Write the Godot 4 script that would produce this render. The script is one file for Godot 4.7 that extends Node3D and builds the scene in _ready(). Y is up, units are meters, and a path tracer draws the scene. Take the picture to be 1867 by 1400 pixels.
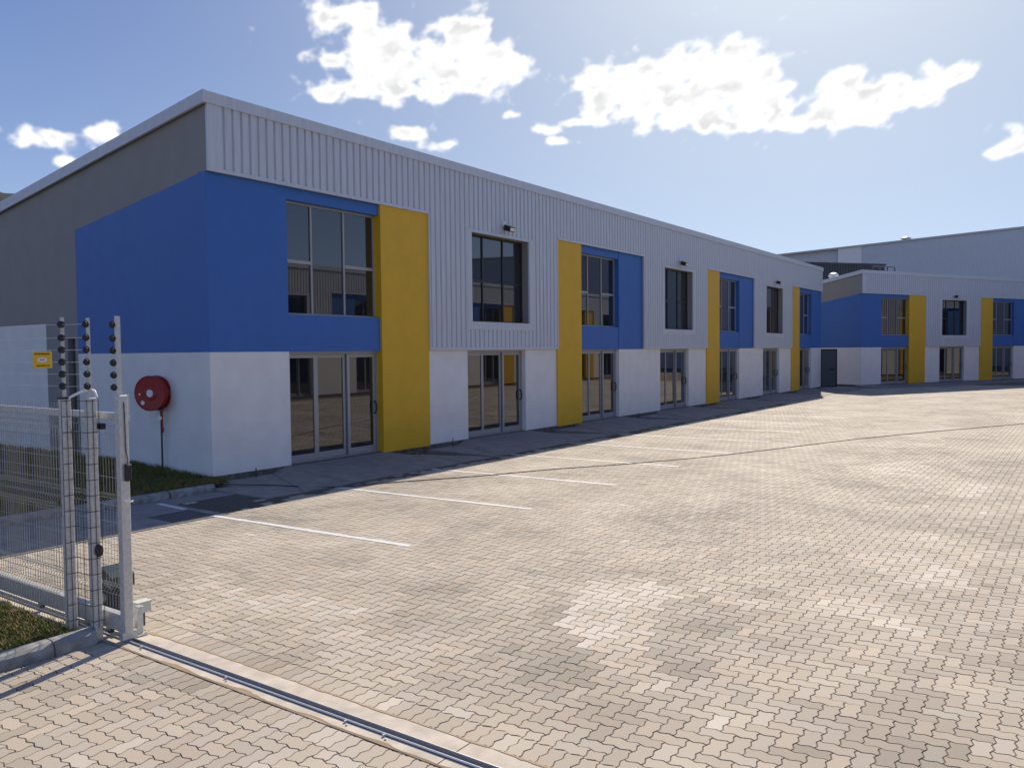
extends Node3D
# A paved business-park yard: a row of blue, yellow and white factory units seen past an open sliding gate.
# World: x runs along the facade of the row, y is up, z runs from the facade into the yard. Metres.

const FACADE_Z := -13.83
const SUN := Vector3(0.7762, 0.5955, -0.2070)
const U := 0.1145                 # paver module
const EXPOSURE := 1.26
const GRASS := [Color(0.11, 0.135, 0.02), Color(0.19, 0.165, 0.032), Color(0.30, 0.17, 0.06)]
const CAM := Vector3(0.0, 2.5, 0.0)
var M := {}
var rng := RandomNumberGenerator.new()
var cam_node: Camera3D


func _ready() -> void:
	rng.seed = 11
	make_camera_and_light()
	make_materials()
	make_ground()
	make_buildings()
	make_far_buildings()
	make_paving()
	make_track()
	make_kerbs_and_lawns()
	make_drain()
	make_fence()
	make_gate()
	make_gate_fittings()
	make_wall_fittings()
	make_cable()


# ------------------------------------------------------------------ camera, sky, sun
func make_camera_and_light() -> void:
	cam_node = Camera3D.new()
	cam_node.name = "camera"
	cam_node.fov = 50.17
	cam_node.near = 0.05
	cam_node.far = 4000.0
	cam_node.transform = Transform3D(Basis(Vector3(0.5794966, -0.01011493, 0.81491188), Vector3(0.03785391, 0.99917784, -0.01451641), Vector3(-0.81409506, 0.03925982, 0.57940305)), CAM)
	add_child(cam_node)
	cam_node.current = true
	var env := Environment.new()
	env.background_mode = Environment.BG_SKY
	var sky := Sky.new()
	var pan := PanoramaSkyMaterial.new()
	pan.panorama = sky_picture()
	sky.sky_material = pan
	env.sky = sky
	env.background_energy_multiplier = 1.0
	env.tonemap_mode = Environment.TONE_MAPPER_LINEAR
	env.tonemap_exposure = EXPOSURE
	env.sdfgi_enabled = true
	env.ssao_enabled = true
	env.ssil_enabled = true
	var we := WorldEnvironment.new()
	we.name = "environment"
	we.environment = env
	add_child(we)
	var sun := DirectionalLight3D.new()
	sun.name = "sun"
	sun.light_energy = 1.6
	sun.light_color = Color(1.0, 0.953, 0.89)
	sun.light_angular_distance = 0.5
	sun.shadow_enabled = true
	sun.basis = Basis.looking_at(-SUN)
	add_child(sun)


func sky_color(d: Vector3) -> Color:
	# radiance of the clear air: paler towards the horizon and round the sun
	var el := rad_to_deg(asin(clampf(d.y, 0.0, 1.0)))
	var c := Vector3(0.015, 0.092, 0.395) + Vector3(0.58, 0.70, 0.675) * exp(-el / 14.0)
	var a := rad_to_deg(acos(clampf(d.dot(SUN), -1.0, 1.0)))
	c += Vector3(0.68, 0.65, 0.42) * exp(-a * a / 790.0)
	c += Vector3(0.5, 0.48, 0.44) * exp(-a * a / 110.0)
	c = c.max(Vector3(0.02, 0.07, 0.3)) / EXPOSURE
	return Color(c.x, c.y, c.z)


func sky_picture() -> ImageTexture:
	var w := 4096
	var h := 2048
	# the clear sky, smooth enough to be computed small and enlarged
	var sw := 512
	var sh := 256
	var small := Image.create_empty(sw, sh, false, Image.FORMAT_RGBF)
	for j in sh:
		var el := PI * (0.5 - (j + 0.5) / sh)
		for i in sw:
			var az := TAU * (i + 0.5) / sw
			var d := Vector3(sin(az) * cos(el), sin(el), -cos(az) * cos(el))
			small.set_pixel(i, j, sky_color(d))
	small.resize(w, h, Image.INTERPOLATE_BILINEAR)
	var img := small
	# clouds: [azimuth, elevation, half width, half height] in degrees
	var puffs := [[43.89, 22.11, 2.20, 0.78], [42.43, 21.24, 1.63, 0.69], [46.06, 20.63, 2.23, 1.28], [43.83, 19.07, 3.31, 0.85], [47.15, 19.53, 2.99, 1.46], [51.66, 21.41, 1.69, 1.43], [52.02, 20.12, 1.89, 1.30], [51.63, 18.62, 3.78, 1.32], [54.27, 19.12, 1.70, 1.15], [48.24, 17.90, 4.51, 1.10], [44.16, 17.27, 2.95, 0.73], [42.33, 16.85, 1.09, 0.47], [61.78, 17.08, 2.77, 1.67], [60.66, 17.80, 2.23, 0.84], [63.64, 17.99, 1.83, 1.16], [67.64, 18.05, 3.36, 1.94], [66.19, 16.50, 5.33, 1.83], [69.42, 18.23, 2.44, 1.29], [71.17, 17.10, 1.89, 1.62], [68.35, 14.93, 2.82, 0.84], [71.87, 15.72, 1.54, 1.48], [73.24, 14.43, 2.02, 0.43], [76.56, 16.36, 1.54, 1.05], [75.91, 15.31, 1.94, 1.35], [78.49, 15.33, 2.48, 1.20], [80.96, 15.79, 1.50, 0.99], [82.60, 16.32, 1.31, 0.67], [77.22, 14.36, 1.91, 0.58], [85.37, 11.57, 1.24, 0.43], [86.06, 12.30, 0.82, 0.76], [24.96, 12.88, 2.34, 0.56], [28.37, 13.56, 1.23, 0.76], [26.23, 11.76, 1.01, 0.38], [47.81, 14.71, 1.88, 0.49], [49.68, 13.97, 1.51, 0.35], [54.62, 15.90, 0.95, 0.31], [56.88, 15.00, 1.51, 0.35], [58.01, 14.27, 1.06, 0.28], [59.15, 15.39, 1.31, 0.21]]
	var r := RandomNumberGenerator.new()
	r.seed = 5
	for k in 34:                     # the same kind of fair-weather clouds all round the sky
		var az := r.randf_range(96.0, 372.0)
		var el := r.randf_range(9.0, 60.0)
		for q in r.randi_range(4, 9):
			puffs.append([az + r.randf_range(-5.0, 5.0), el + r.randf_range(-1.2, 1.6), r.randf_range(1.2, 4.0), r.randf_range(0.5, 1.7)])
	var n1 := FastNoiseLite.new()
	n1.seed = 3
	n1.frequency = 0.5
	n1.fractal_octaves = 6
	n1.fractal_gain = 0.49
	var acc := {}
	var deg := 4096.0 / 360.0
	for p in puffs:
		var rx: float = p[2] * 2.2
		var ry: float = p[3] * 2.2
		var i0 := int(floor((p[0] - rx) * deg))
		var i1 := int(ceil((p[0] + rx) * deg))
		var j0 := int(floor((90.0 - p[1] - ry) * deg))
		var j1 := int(ceil((90.0 - p[1] + ry) * deg))
		for j in range(maxi(j0, 0), mini(j1, 1023) + 1):
			for i in range(i0, i1 + 1):
				var dx: float = (i / deg - p[0]) / p[2]
				var dy: float = (90.0 - j / deg - p[1]) / p[3]
				var key := j * 4096 + posmod(i, 4096)
				acc[key] = acc.get(key, 0.0) + exp(-(dx * dx + dy * dy) * 1.35)
	for key in acc:
		var i: int = key % 4096
		var j: int = key / 4096
		var az := i / deg
		var el := 90.0 - j / deg
		var ca := cos(deg_to_rad(el))
		var n := n1.get_noise_2d(az * ca, el * 1.3)
		var body := 1.0 - exp(-acc[key] * 1.5)
		var v: float = body - 0.39 + n * 0.62
		var a := smoothstep(-0.10, 0.36, v)
		if a <= 0.0:
			continue
		var thick := smoothstep(0.30, 0.62, v) * (0.5 + n1.get_noise_2d(az * ca * 0.6 + 50.0, el * 0.9) * 1.2)
		var lum := (1.14 - 0.34 * clampf(thick, 0.0, 1.0)) / EXPOSURE
		var base := img.get_pixel(i, j)
		img.set_pixel(i, j, base.lerp(Color(lum, lum, lum * 1.005), a * 0.98))
	return ImageTexture.create_from_image(img)


# ------------------------------------------------------------------ materials
func lin(r: float, g: float, b: float, a := 1.0) -> Color:
	var c := Color(r, g, b).linear_to_srgb()
	c.a = a
	return c


func noise_tex(sd: int, freq: float, lo: float, hi: float, oct := 4, size := 512) -> NoiseTexture2D:
	var n := FastNoiseLite.new()
	n.seed = sd
	n.frequency = freq
	n.fractal_octaves = oct
	n.noise_type = FastNoiseLite.TYPE_SIMPLEX_SMOOTH
	var t := NoiseTexture2D.new()
	t.width = size
	t.height = size
	t.seamless = true
	t.noise = n
	var g := Gradient.new()
	g.set_color(0, Color(lo, lo, lo))
	g.set_color(1, Color(hi, hi, hi))
	t.color_ramp = g
	return t


func mat(key: String, c: Color, rough: float, tex: Texture2D = null, scale := 1.0, bump: Texture2D = null, bump_cm := 0.0, metal := 0.0) -> StandardMaterial3D:
	var m := StandardMaterial3D.new()
	m.resource_name = key
	m.albedo_color = c
	m.roughness = rough
	m.metallic = metal
	if tex:
		m.albedo_texture = tex
	if bump:
		m.heightmap_enabled = true
		m.heightmap_texture = bump
		m.heightmap_scale = bump_cm
	if tex or bump:
		m.uv1_triplanar = true
		m.uv1_world_triplanar = true
		m.uv1_scale = Vector3.ONE * scale
	M[key] = m
	return m


func make_materials() -> void:
	var soft := noise_tex(1, 0.006, 0.955, 1.0, 5)
	var grain := noise_tex(2, 0.09, 0.78, 1.0, 4)
	var blotch := noise_tex(3, 0.012, 0.62, 1.0, 6)
	var rough_bump := noise_tex(4, 0.12, 0.0, 1.0, 3)
	var cream := noise_tex(14, 0.012, 0.82, 1.0, 6)
	var streak := noise_tex(7, 0.02, 0.92, 1.0, 4)
	mat("white_paint", lin(0.82, 0.795, 0.75), 0.62, soft, 0.45, rough_bump, 0.05)
	mat("blue_paint", lin(0.036, 0.140, 0.43), 0.5, soft, 0.5, rough_bump, 0.05)
	mat("yellow_paint", lin(0.73, 0.42, 0.012), 0.5, soft, 0.5, rough_bump, 0.05)
	mat("grey_paint", lin(0.27, 0.255, 0.235), 0.6, soft, 0.4, rough_bump, 0.05)
	mat("cladding", lin(0.60, 0.63, 0.665), 0.38, streak, 0.6)
	mat("trim", lin(0.60, 0.63, 0.665), 0.4, streak, 0.8)
	mat("far_cladding", lin(0.60, 0.63, 0.665), 0.42, streak, 0.15)
	mat("glow_pale", lin(0.80, 0.80, 0.76), 0.5)  # pale cream stands in for daylight glowing through sheeting
	mat("dark_cladding", lin(0.030, 0.034, 0.046), 0.5)
	mat("roof_sheet", lin(0.50, 0.52, 0.55), 0.4)
	mat("aluminium", lin(0.36, 0.36, 0.355), 0.45, null, 1.0, null, 0.0, 0.35)
	mat("charcoal_frame", lin(0.022, 0.024, 0.030), 0.4)
	mat("black_plastic", lin(0.012, 0.012, 0.013), 0.45)
	mat("plinth", lin(0.20, 0.175, 0.15), 0.9, blotch, 0.9, grain, 0.4)
	mat("concrete", lin(0.295, 0.27, 0.24), 0.85, cream, 0.35, grain, 0.25)
	mat("concrete_pale", lin(0.60, 0.525, 0.42), 0.85, cream, 0.6, grain, 0.25)
	mat("concrete_kerb", lin(0.42, 0.41, 0.38), 0.85, blotch, 0.7, grain, 0.3)
	mat("interior", lin(0.55, 0.54, 0.52), 0.8)
	mat("interior_floor", lin(0.25, 0.24, 0.23), 0.7)
	mat("sand_joint", lin(0.18, 0.132, 0.088), 0.95, grain, 3.0)
	mat("ground_earth", lin(0.24, 0.21, 0.17), 0.95, blotch, 0.05)
	mat("galvanised", lin(0.64, 0.645, 0.63), 0.42, noise_tex(9, 0.03, 0.86, 1.0, 3), 1.2, null, 0.0, 0.45)
	mat("wire", lin(0.30, 0.31, 0.315), 0.45, null, 1.0, null, 0.0, 0.4)
	mat("bright_steel", lin(0.70, 0.70, 0.68), 0.4, null, 1.0, null, 0.0, 0.5)
	mat("dark_steel", lin(0.026, 0.028, 0.036), 0.75)
	mat("rail_steel", lin(0.10, 0.105, 0.12), 0.45, grain, 4.0, null, 0.0, 0.5)
	mat("cast_iron", lin(0.13, 0.13, 0.135), 0.6, grain, 4.0)
	mat("line_paint", lin(0.80, 0.80, 0.78), 0.7, grain, 2.0)
	mat("silt", lin(0.42, 0.30, 0.175), 0.95, grain, 5.0)
	mat("soil", lin(0.10, 0.062, 0.034), 0.95, grain, 2.0)
	mat("hose_red", lin(0.30, 0.014, 0.012), 0.4)
	mat("hose_rubber", lin(0.36, 0.02, 0.016), 0.5)
	mat("pipe_dark", lin(0.05, 0.045, 0.04), 0.5)
	mat("white_plastic", lin(0.75, 0.74, 0.70), 0.4)
	mat("beige_plastic", lin(0.60, 0.60, 0.52), 0.45)
	mat("motor_green", lin(0.045, 0.065, 0.062), 0.22)
	mat("sign_yellow", lin(0.75, 0.44, 0.012), 0.45)
	mat("sign_ink", lin(0.05, 0.035, 0.02), 0.5)
	mat("sign_blue", lin(0.05, 0.03, 0.25), 0.5)
	mat("lamp_glass", lin(0.85, 0.78, 0.62), 0.2)
	mat("gate_grey", lin(0.060, 0.070, 0.080), 0.5)
	mat("hill_green", lin(0.035, 0.060, 0.055), 0.95, blotch, 0.01)
	mat("cable_black", lin(0.012, 0.012, 0.013), 0.5)
	mat("cable_white", lin(0.72, 0.72, 0.72), 0.4)
	var gl := mat("tinted_glass", lin(0.012, 0.014, 0.016, 0.92), 0.015)
	gl.transparency = BaseMaterial3D.TRANSPARENCY_ALPHA
	gl.metallic_specular = 0.71
	gl.clearcoat_enabled = true
	gl.clearcoat = 0.7
	gl.clearcoat_roughness = 0.01
	var pv := mat("paver", Color.WHITE, 0.84, noise_tex(12, 0.16, 0.80, 1.0, 3), 2.4, rough_bump, 0.08)
	pv.vertex_color_use_as_albedo = true
	for e in ["cladding", "trim", "far_cladding"]:
		M[e].uv1_scale = Vector3(1.1, 0.07, 1.1)
	for k in 2:
		var gr := mat(["verge_grass", "lawn_grass"][k], Color.WHITE, 0.8)
		gr.vertex_color_use_as_albedo = true
		gr.backlight_enabled = true
		gr.backlight = Color(0.25, 0.3, 0.1)


# ------------------------------------------------------------------ mesh helpers
func st_new() -> SurfaceTool:
	var st := SurfaceTool.new()
	st.begin(Mesh.PRIMITIVE_TRIANGLES)
	return st


func tri(st: SurfaceTool, a: Vector3, b: Vector3, c: Vector3) -> void:
	# a, b, c counter-clockwise seen from outside
	var n := (b - a).cross(c - a).normalized()
	for p in [a, c, b]:
		st.set_normal(n)
		st.add_vertex(p)


func quad(st: SurfaceTool, a: Vector3, b: Vector3, c: Vector3, d: Vector3) -> void:
	tri(st, a, b, c)
	tri(st, a, c, d)


func bx(st: SurfaceTool, a: Vector3, b: Vector3) -> void:
	var p := a.min(b)
	var q := a.max(b)
	quad(st, Vector3(p.x, p.y, q.z), Vector3(q.x, p.y, q.z), Vector3(q.x, q.y, q.z), Vector3(p.x, q.y, q.z))
	quad(st, Vector3(q.x, p.y, p.z), Vector3(p.x, p.y, p.z), Vector3(p.x, q.y, p.z), Vector3(q.x, q.y, p.z))
	quad(st, Vector3(q.x, p.y, q.z), Vector3(q.x, p.y, p.z), Vector3(q.x, q.y, p.z), Vector3(q.x, q.y, q.z))
	quad(st, Vector3(p.x, p.y, p.z), Vector3(p.x, p.y, q.z), Vector3(p.x, q.y, q.z), Vector3(p.x, q.y, p.z))
	quad(st, Vector3(p.x, q.y, q.z), Vector3(q.x, q.y, q.z), Vector3(q.x, q.y, p.z), Vector3(p.x, q.y, p.z))
	quad(st, Vector3(p.x, p.y, p.z), Vector3(q.x, p.y, p.z), Vector3(q.x, p.y, q.z), Vector3(p.x, p.y, q.z))


# a box whose four upright edges and top edges are chamfered
func cbx(st: SurfaceTool, a: Vector3, b: Vector3, c: float) -> void:
	var p := a.min(b)
	var q := a.max(b)
	var ring := [Vector2(p.x + c, p.z), Vector2(p.x, p.z + c), Vector2(p.x, q.z - c), Vector2(p.x + c, q.z), Vector2(q.x - c, q.z), Vector2(q.x, q.z - c), Vector2(q.x, p.z + c), Vector2(q.x - c, p.z)]
	var mid := Vector2((p.x + q.x) * 0.5, (p.z + q.z) * 0.5)
	var n := ring.size()
	var half := Vector2((q.x - p.x) * 0.5, (q.z - p.z) * 0.5)
	var inner := []
	for v: Vector2 in ring:
		inner.append(mid + (v - mid) * Vector2((half.x - c) / half.x, (half.y - c) / half.y))
	for i in n:
		var v0: Vector2 = ring[i]
		var v1: Vector2 = ring[(i + 1) % n]
		var w0: Vector2 = inner[i]
		var w1: Vector2 = inner[(i + 1) % n]
		quad(st, Vector3(v0.x, p.y, v0.y), Vector3(v1.x, p.y, v1.y), Vector3(v1.x, q.y - c, v1.y), Vector3(v0.x, q.y - c, v0.y))
		quad(st, Vector3(v0.x, q.y - c, v0.y), Vector3(v1.x, q.y - c, v1.y), Vector3(w1.x, q.y, w1.y), Vector3(w0.x, q.y, w0.y))
		tri(st, Vector3(w0.x, q.y, w0.y), Vector3(w1.x, q.y, w1.y), Vector3(mid.x, q.y, mid.y))
		tri(st, Vector3(v1.x, p.y, v1.y), Vector3(v0.x, p.y, v0.y), Vector3(mid.x, p.y, mid.y))


# a round bar along a line of points
func tube(st: SurfaceTool, pts: Array, r: float, sides := 6, caps := true) -> void:
	var rings := []
	var prev_u := Vector3.ZERO
	for i in pts.size():
		var d: Vector3
		if i == 0:
			d = pts[1] - pts[0]
		elif i == pts.size() - 1:
			d = pts[i] - pts[i - 1]
		else:
			d = (pts[i + 1] - pts[i]).normalized() + (pts[i] - pts[i - 1]).normalized()
		d = d.normalized()
		var u := prev_u - d * prev_u.dot(d)
		if u.length() < 0.01:
			u = d.cross(Vector3.UP)
			if u.length() < 0.05:
				u = d.cross(Vector3.RIGHT)
		u = u.normalized()
		prev_u = u
		var v := d.cross(u)
		var ring := []
		for k in sides:
			var a := TAU * k / sides
			ring.append([pts[i] + (u * cos(a) + v * sin(a)) * r, u * cos(a) + v * sin(a)])
		rings.append(ring)
	for i in rings.size() - 1:
		for k in sides:
			var k2 := (k + 1) % sides
			var q := [rings[i][k], rings[i][k2], rings[i + 1][k2], rings[i + 1][k]]
			for t in [0, 2, 1, 0, 3, 2]:
				st.set_normal(q[t][1])
				st.add_vertex(q[t][0])
	if caps:
		for k in range(1, sides - 1):
			tri(st, rings[0][0][0], rings[0][k + 1][0], rings[0][k][0])
			tri(st, rings[-1][0][0], rings[-1][k][0], rings[-1][k + 1][0])


# a turned shape: profile points are (radius, distance along the axis)
func lathe(st: SurfaceTool, profile: Array, at: Vector3, axis: Vector3, sides := 20) -> void:
	axis = axis.normalized()
	var u := axis.cross(Vector3.UP)
	if u.length() < 0.1:
		u = axis.cross(Vector3.RIGHT)
	u = u.normalized()
	var v := axis.cross(u)
	for i in profile.size() - 1:
		for k in sides:
			var a := TAU * k / sides
			var b := TAU * (k + 1) / sides
			var p0: Vector3 = at + axis * profile[i].y + (u * cos(a) + v * sin(a)) * profile[i].x
			var p1: Vector3 = at + axis * profile[i].y + (u * cos(b) + v * sin(b)) * profile[i].x
			var p2: Vector3 = at + axis * profile[i + 1].y + (u * cos(b) + v * sin(b)) * profile[i + 1].x
			var p3: Vector3 = at + axis * profile[i + 1].y + (u * cos(a) + v * sin(a)) * profile[i + 1].x
			if profile[i].x > 1e-5:
				tri(st, p0, p1, p2)
			if profile[i + 1].x > 1e-5:
				tri(st, p0, p2, p3)


# a flat polygon pushed from depth d0 to d1; origin + x*ax + y*ay + d*ad
func slab(st: SurfaceTool, poly: PackedVector2Array, ax: Vector3, ay: Vector3, ad: Vector3, d0: float, d1: float, origin := Vector3.ZERO) -> void:
	if Geometry2D.is_polygon_clockwise(poly):
		poly.reverse()
	var idx := Geometry2D.triangulate_polygon(poly)
	var P := func(v: Vector2, d: float) -> Vector3: return origin + ax * v.x + ay * v.y + ad * d
	var flip := ax.cross(ay).dot(ad) < 0.0
	for i in range(0, idx.size(), 3):
		var a := poly[idx[i]]
		var b := poly[idx[i + 1]]
		var c := poly[idx[i + 2]]
		if (b - a).cross(c - a) < 0.0:
			var s := b
			b = c
			c = s
		if flip:
			var s2 := b
			b = c
			c = s2
		tri(st, P.call(a, d1), P.call(b, d1), P.call(c, d1))
		tri(st, P.call(a, d0), P.call(c, d0), P.call(b, d0))
	for i in poly.size():
		var a := poly[i]
		var b := poly[(i + 1) % poly.size()]
		if flip:
			quad(st, P.call(b, d0), P.call(a, d0), P.call(a, d1), P.call(b, d1))
		else:
			quad(st, P.call(a, d0), P.call(b, d0), P.call(b, d1), P.call(a, d1))


func obj(called: String, st: SurfaceTool, m: String, parent: Node = self) -> MeshInstance3D:
	var o := MeshInstance3D.new()
	o.name = called
	o.mesh = st.commit()
	o.material_override = M[m]
	parent.add_child(o, true)
	return o


func box_part(called: String, a: Vector3, b: Vector3, m: String, parent: Node) -> MeshInstance3D:
	var st := st_new()
	bx(st, a, b)
	return obj(called, st, m, parent)


var used_names := {}
func numbered(called: String) -> String:
	var n: int = used_names.get(called, 0)
	used_names[called] = n + 1
	return called if n == 0 else "%s_%03d" % [called, n]


func thing(called: String, label: String, category: String, at := Vector3.ZERO, group := "") -> Node3D:
	var o := Node3D.new()
	o.name = numbered(called)
	add_child(o)
	o.position = at
	o.set_meta("label", label)
	o.set_meta("category", category)
	if group:
		o.set_meta("group", group)
	return o


func setting(called: String) -> Node3D:
	var o := Node3D.new()
	o.name = called
	o.set_meta("kind", "structure")
	add_child(o)
	return o


func sub(called: String, parent: Node, at := Vector3.ZERO) -> Node3D:
	var o := Node3D.new()
	o.name = called
	parent.add_child(o, true)
	o.position = at
	return o


# ------------------------------------------------------------------ ground and far land
func make_ground() -> void:
	var st := st_new()
	quad(st, Vector3(-1500, -0.06, 1500), Vector3(1500, -0.06, 1500), Vector3(1500, -0.06, -1500), Vector3(-1500, -0.06, -1500))
	var o := obj("ground", st, "ground_earth")
	o.set_meta("kind", "structure")
	# a wooded hill beyond the end of the row
	var hs := st_new()
	var n := FastNoiseLite.new()
	n.seed = 8
	n.frequency = 0.012
	n.fractal_octaves = 5
	var nx := 60
	var nz := 24
	var grid := []
	for j in nz + 1:
		var row := []
		for i in nx + 1:
			var x := lerpf(-520.0, 450.0, float(i) / nx)
			var z := lerpf(-1180.0, -760.0, float(j) / nz)
			var along := smoothstep(-560.0, -300.0, x) * (1.0 - smoothstep(404.0, 446.0, x))
			var across := sin(PI * float(j) / nz)
			var y := -2.0 + along * across * (184.0 + 10.0 * n.get_noise_2d(x, z)) + 5.0 * n.get_noise_2d(x * 7.0, z * 7.0) * across * along
			row.append(Vector3(x, y, z))
		grid.append(row)
	for j in nz:
		for i in nx:
			quad(hs, grid[j + 1][i], grid[j + 1][i + 1], grid[j][i + 1], grid[j][i])
	var hill := obj("hill", hs, "hill_green")
	hill.set_meta("kind", "structure")


# ------------------------------------------------------------------ the factory rows
# ribbed sheet between x0..x1 and y0..y1, standing on the plane z
func ribbed(st: SurfaceTool, x0: float, x1: float, y0: float, y1: float, z: float, pitch := 0.2, rise := 0.04) -> void:
	var xs := [x0]
	var zs := []
	var k := int(floor(x0 / pitch))
	var prof := [[0.0, 1.0], [0.136, 1.0], [0.150, 0.0], [0.184, 0.0], [0.198, 1.0]]
	var f := func(x: float) -> float:
		var s := fposmod(x, pitch) / pitch * 0.2
		if s < 0.136 or s > 0.198:
			return 1.0
		if s < 0.150:
			return (0.150 - s) / 0.014
		if s < 0.184:
			return 0.0
		return (s - 0.184) / 0.014
	while k * pitch < x1:
		for p in prof:
			var x: float = k * pitch + p[0] / 0.2 * pitch
			if x > x0 + 0.002 and x < x1 - 0.002:
				xs.append(x)
		k += 1
	xs.append(x1)
	for x in xs:
		zs.append(z + rise * f.call(x))
	for i in xs.size() - 1:
		quad(st, Vector3(xs[i], y0, zs[i]), Vector3(xs[i + 1], y0, zs[i + 1]), Vector3(xs[i + 1], y1, zs[i + 1]), Vector3(xs[i], y1, zs[i]))


func clad(parent: Node, x0: float, x1: float, y0: float, y1: float) -> void:
	var n := maxi(1, int(round((x1 - x0) / 0.8)))
	for i in n:
		var a := lerpf(x0, x1, float(i) / n)
		var b := lerpf(x0, x1, float(i + 1) / n)
		if i < n - 1:
			b = round(b / 0.2) * 0.2
		if i > 0:
			a = round(a / 0.2) * 0.2
		if b - a < 0.02:
			continue
		var st := st_new()
		ribbed(st, a, b, y0, y1, 0.045)
		obj("cladding_sheet", st, "cladding", parent)


func pane(parent: Node, x0: float, x1: float, y0: float, y1: float, z: float) -> void:
	var st := st_new()
	quad(st, Vector3(x0, y0, z), Vector3(x1, y0, z), Vector3(x1, y1, z), Vector3(x0, y1, z))
	obj("pane", st, "tinted_glass", parent)


func window(parent: Node, x0: float, x1: float, y0: float, y1: float, frame_mat: String) -> void:
	var w := sub("window", parent, Vector3(x0, y0, -0.2))
	var W := x1 - x0
	var H := y1 - y0
	var t := 0.045
	var fr := st_new()
	var c1 := W * 0.295
	var c2 := W * 0.645
	var ty := H * 0.475
	for e in [[0.0, W, 0.0, t], [0.0, W, H - t, H], [0.0, t, t, H - t], [W - t, W, t, H - t], [c1 - t / 2, c1 + t / 2, t, H - t], [c2 - t / 2, c2 + t / 2, t, H - t]]:
		bx(fr, Vector3(e[0], e[2], -0.03), Vector3(e[1], e[3], 0.03))
	bx(fr, Vector3(t, ty - 0.035, -0.028), Vector3(c1 - t / 2, ty + 0.035, 0.034))
	bx(fr, Vector3(c2 + t / 2, ty - 0.035, -0.028), Vector3(W - t, ty + 0.035, 0.034))
	obj("frame", fr, frame_mat, w)
	for e in [[t, c1 - t / 2, t, ty - 0.035], [t, c1 - t / 2, ty + 0.035, H - t], [c1 + t / 2, c2 - t / 2, t, H - t], [c2 + t / 2, W - t, t, ty - 0.035], [c2 + t / 2, W - t, ty + 0.035, H - t]]:
		pane(w, e[0], e[1], e[2], e[3], 0.0)


func glass_door(parent: Node, x0: float, x1: float, y0: float, y1: float) -> void:
	var d := sub("door", parent, Vector3(x0, y0, -0.2))
	var W := x1 - x0
	var H := y1 - y0
	var fr := st_new()
	for e in [[0.0, W, H - 0.06, H], [0.0, 0.05, 0.0, H - 0.06], [W - 0.05, W, 0.0, H - 0.06]]:
		bx(fr, Vector3(e[0], e[2], -0.07), Vector3(e[1], e[3], 0.07))
	bx(fr, Vector3(0.05, 0.0, -0.07), Vector3(W - 0.05, 0.025, 0.07))
	obj("frame", fr, "aluminium", d)
	var cuts := [0.05, 0.05 + (W - 0.1) * 0.31, 0.05 + (W - 0.1) * 0.655, W - 0.05]
	for i in 3:
		var a: float = cuts[i] + 0.006
		var b: float = cuts[i + 1] - 0.006
		var z: float = [0.03, -0.02, 0.03][i]
		var lf := st_new()
		var sl := 0.075
		for e in [[a, b, 0.03, 0.17], [a, b, H - 0.14, H - 0.065], [a, a + sl, 0.17, H - 0.14], [b - sl, b, 0.17, H - 0.14]]:
			bx(lf, Vector3(e[0], e[2], z - 0.022), Vector3(e[1], e[3], z + 0.022))
		obj("leaf", lf, "aluminium", d)
		pane(d, a + sl, b - sl, 0.17, H - 0.14, z)
	var ha := st_new()
	var hx: float = W - 0.105
	tube(ha, [Vector3(hx, 0.92, 0.05), Vector3(hx, 0.94, 0.10), Vector3(hx, 1.0, 0.125), Vector3(hx, 1.14, 0.125), Vector3(hx, 1.20, 0.10), Vector3(hx, 1.22, 0.05)], 0.018, 8)
	obj("handle", ha, "black_plastic", d)


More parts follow.
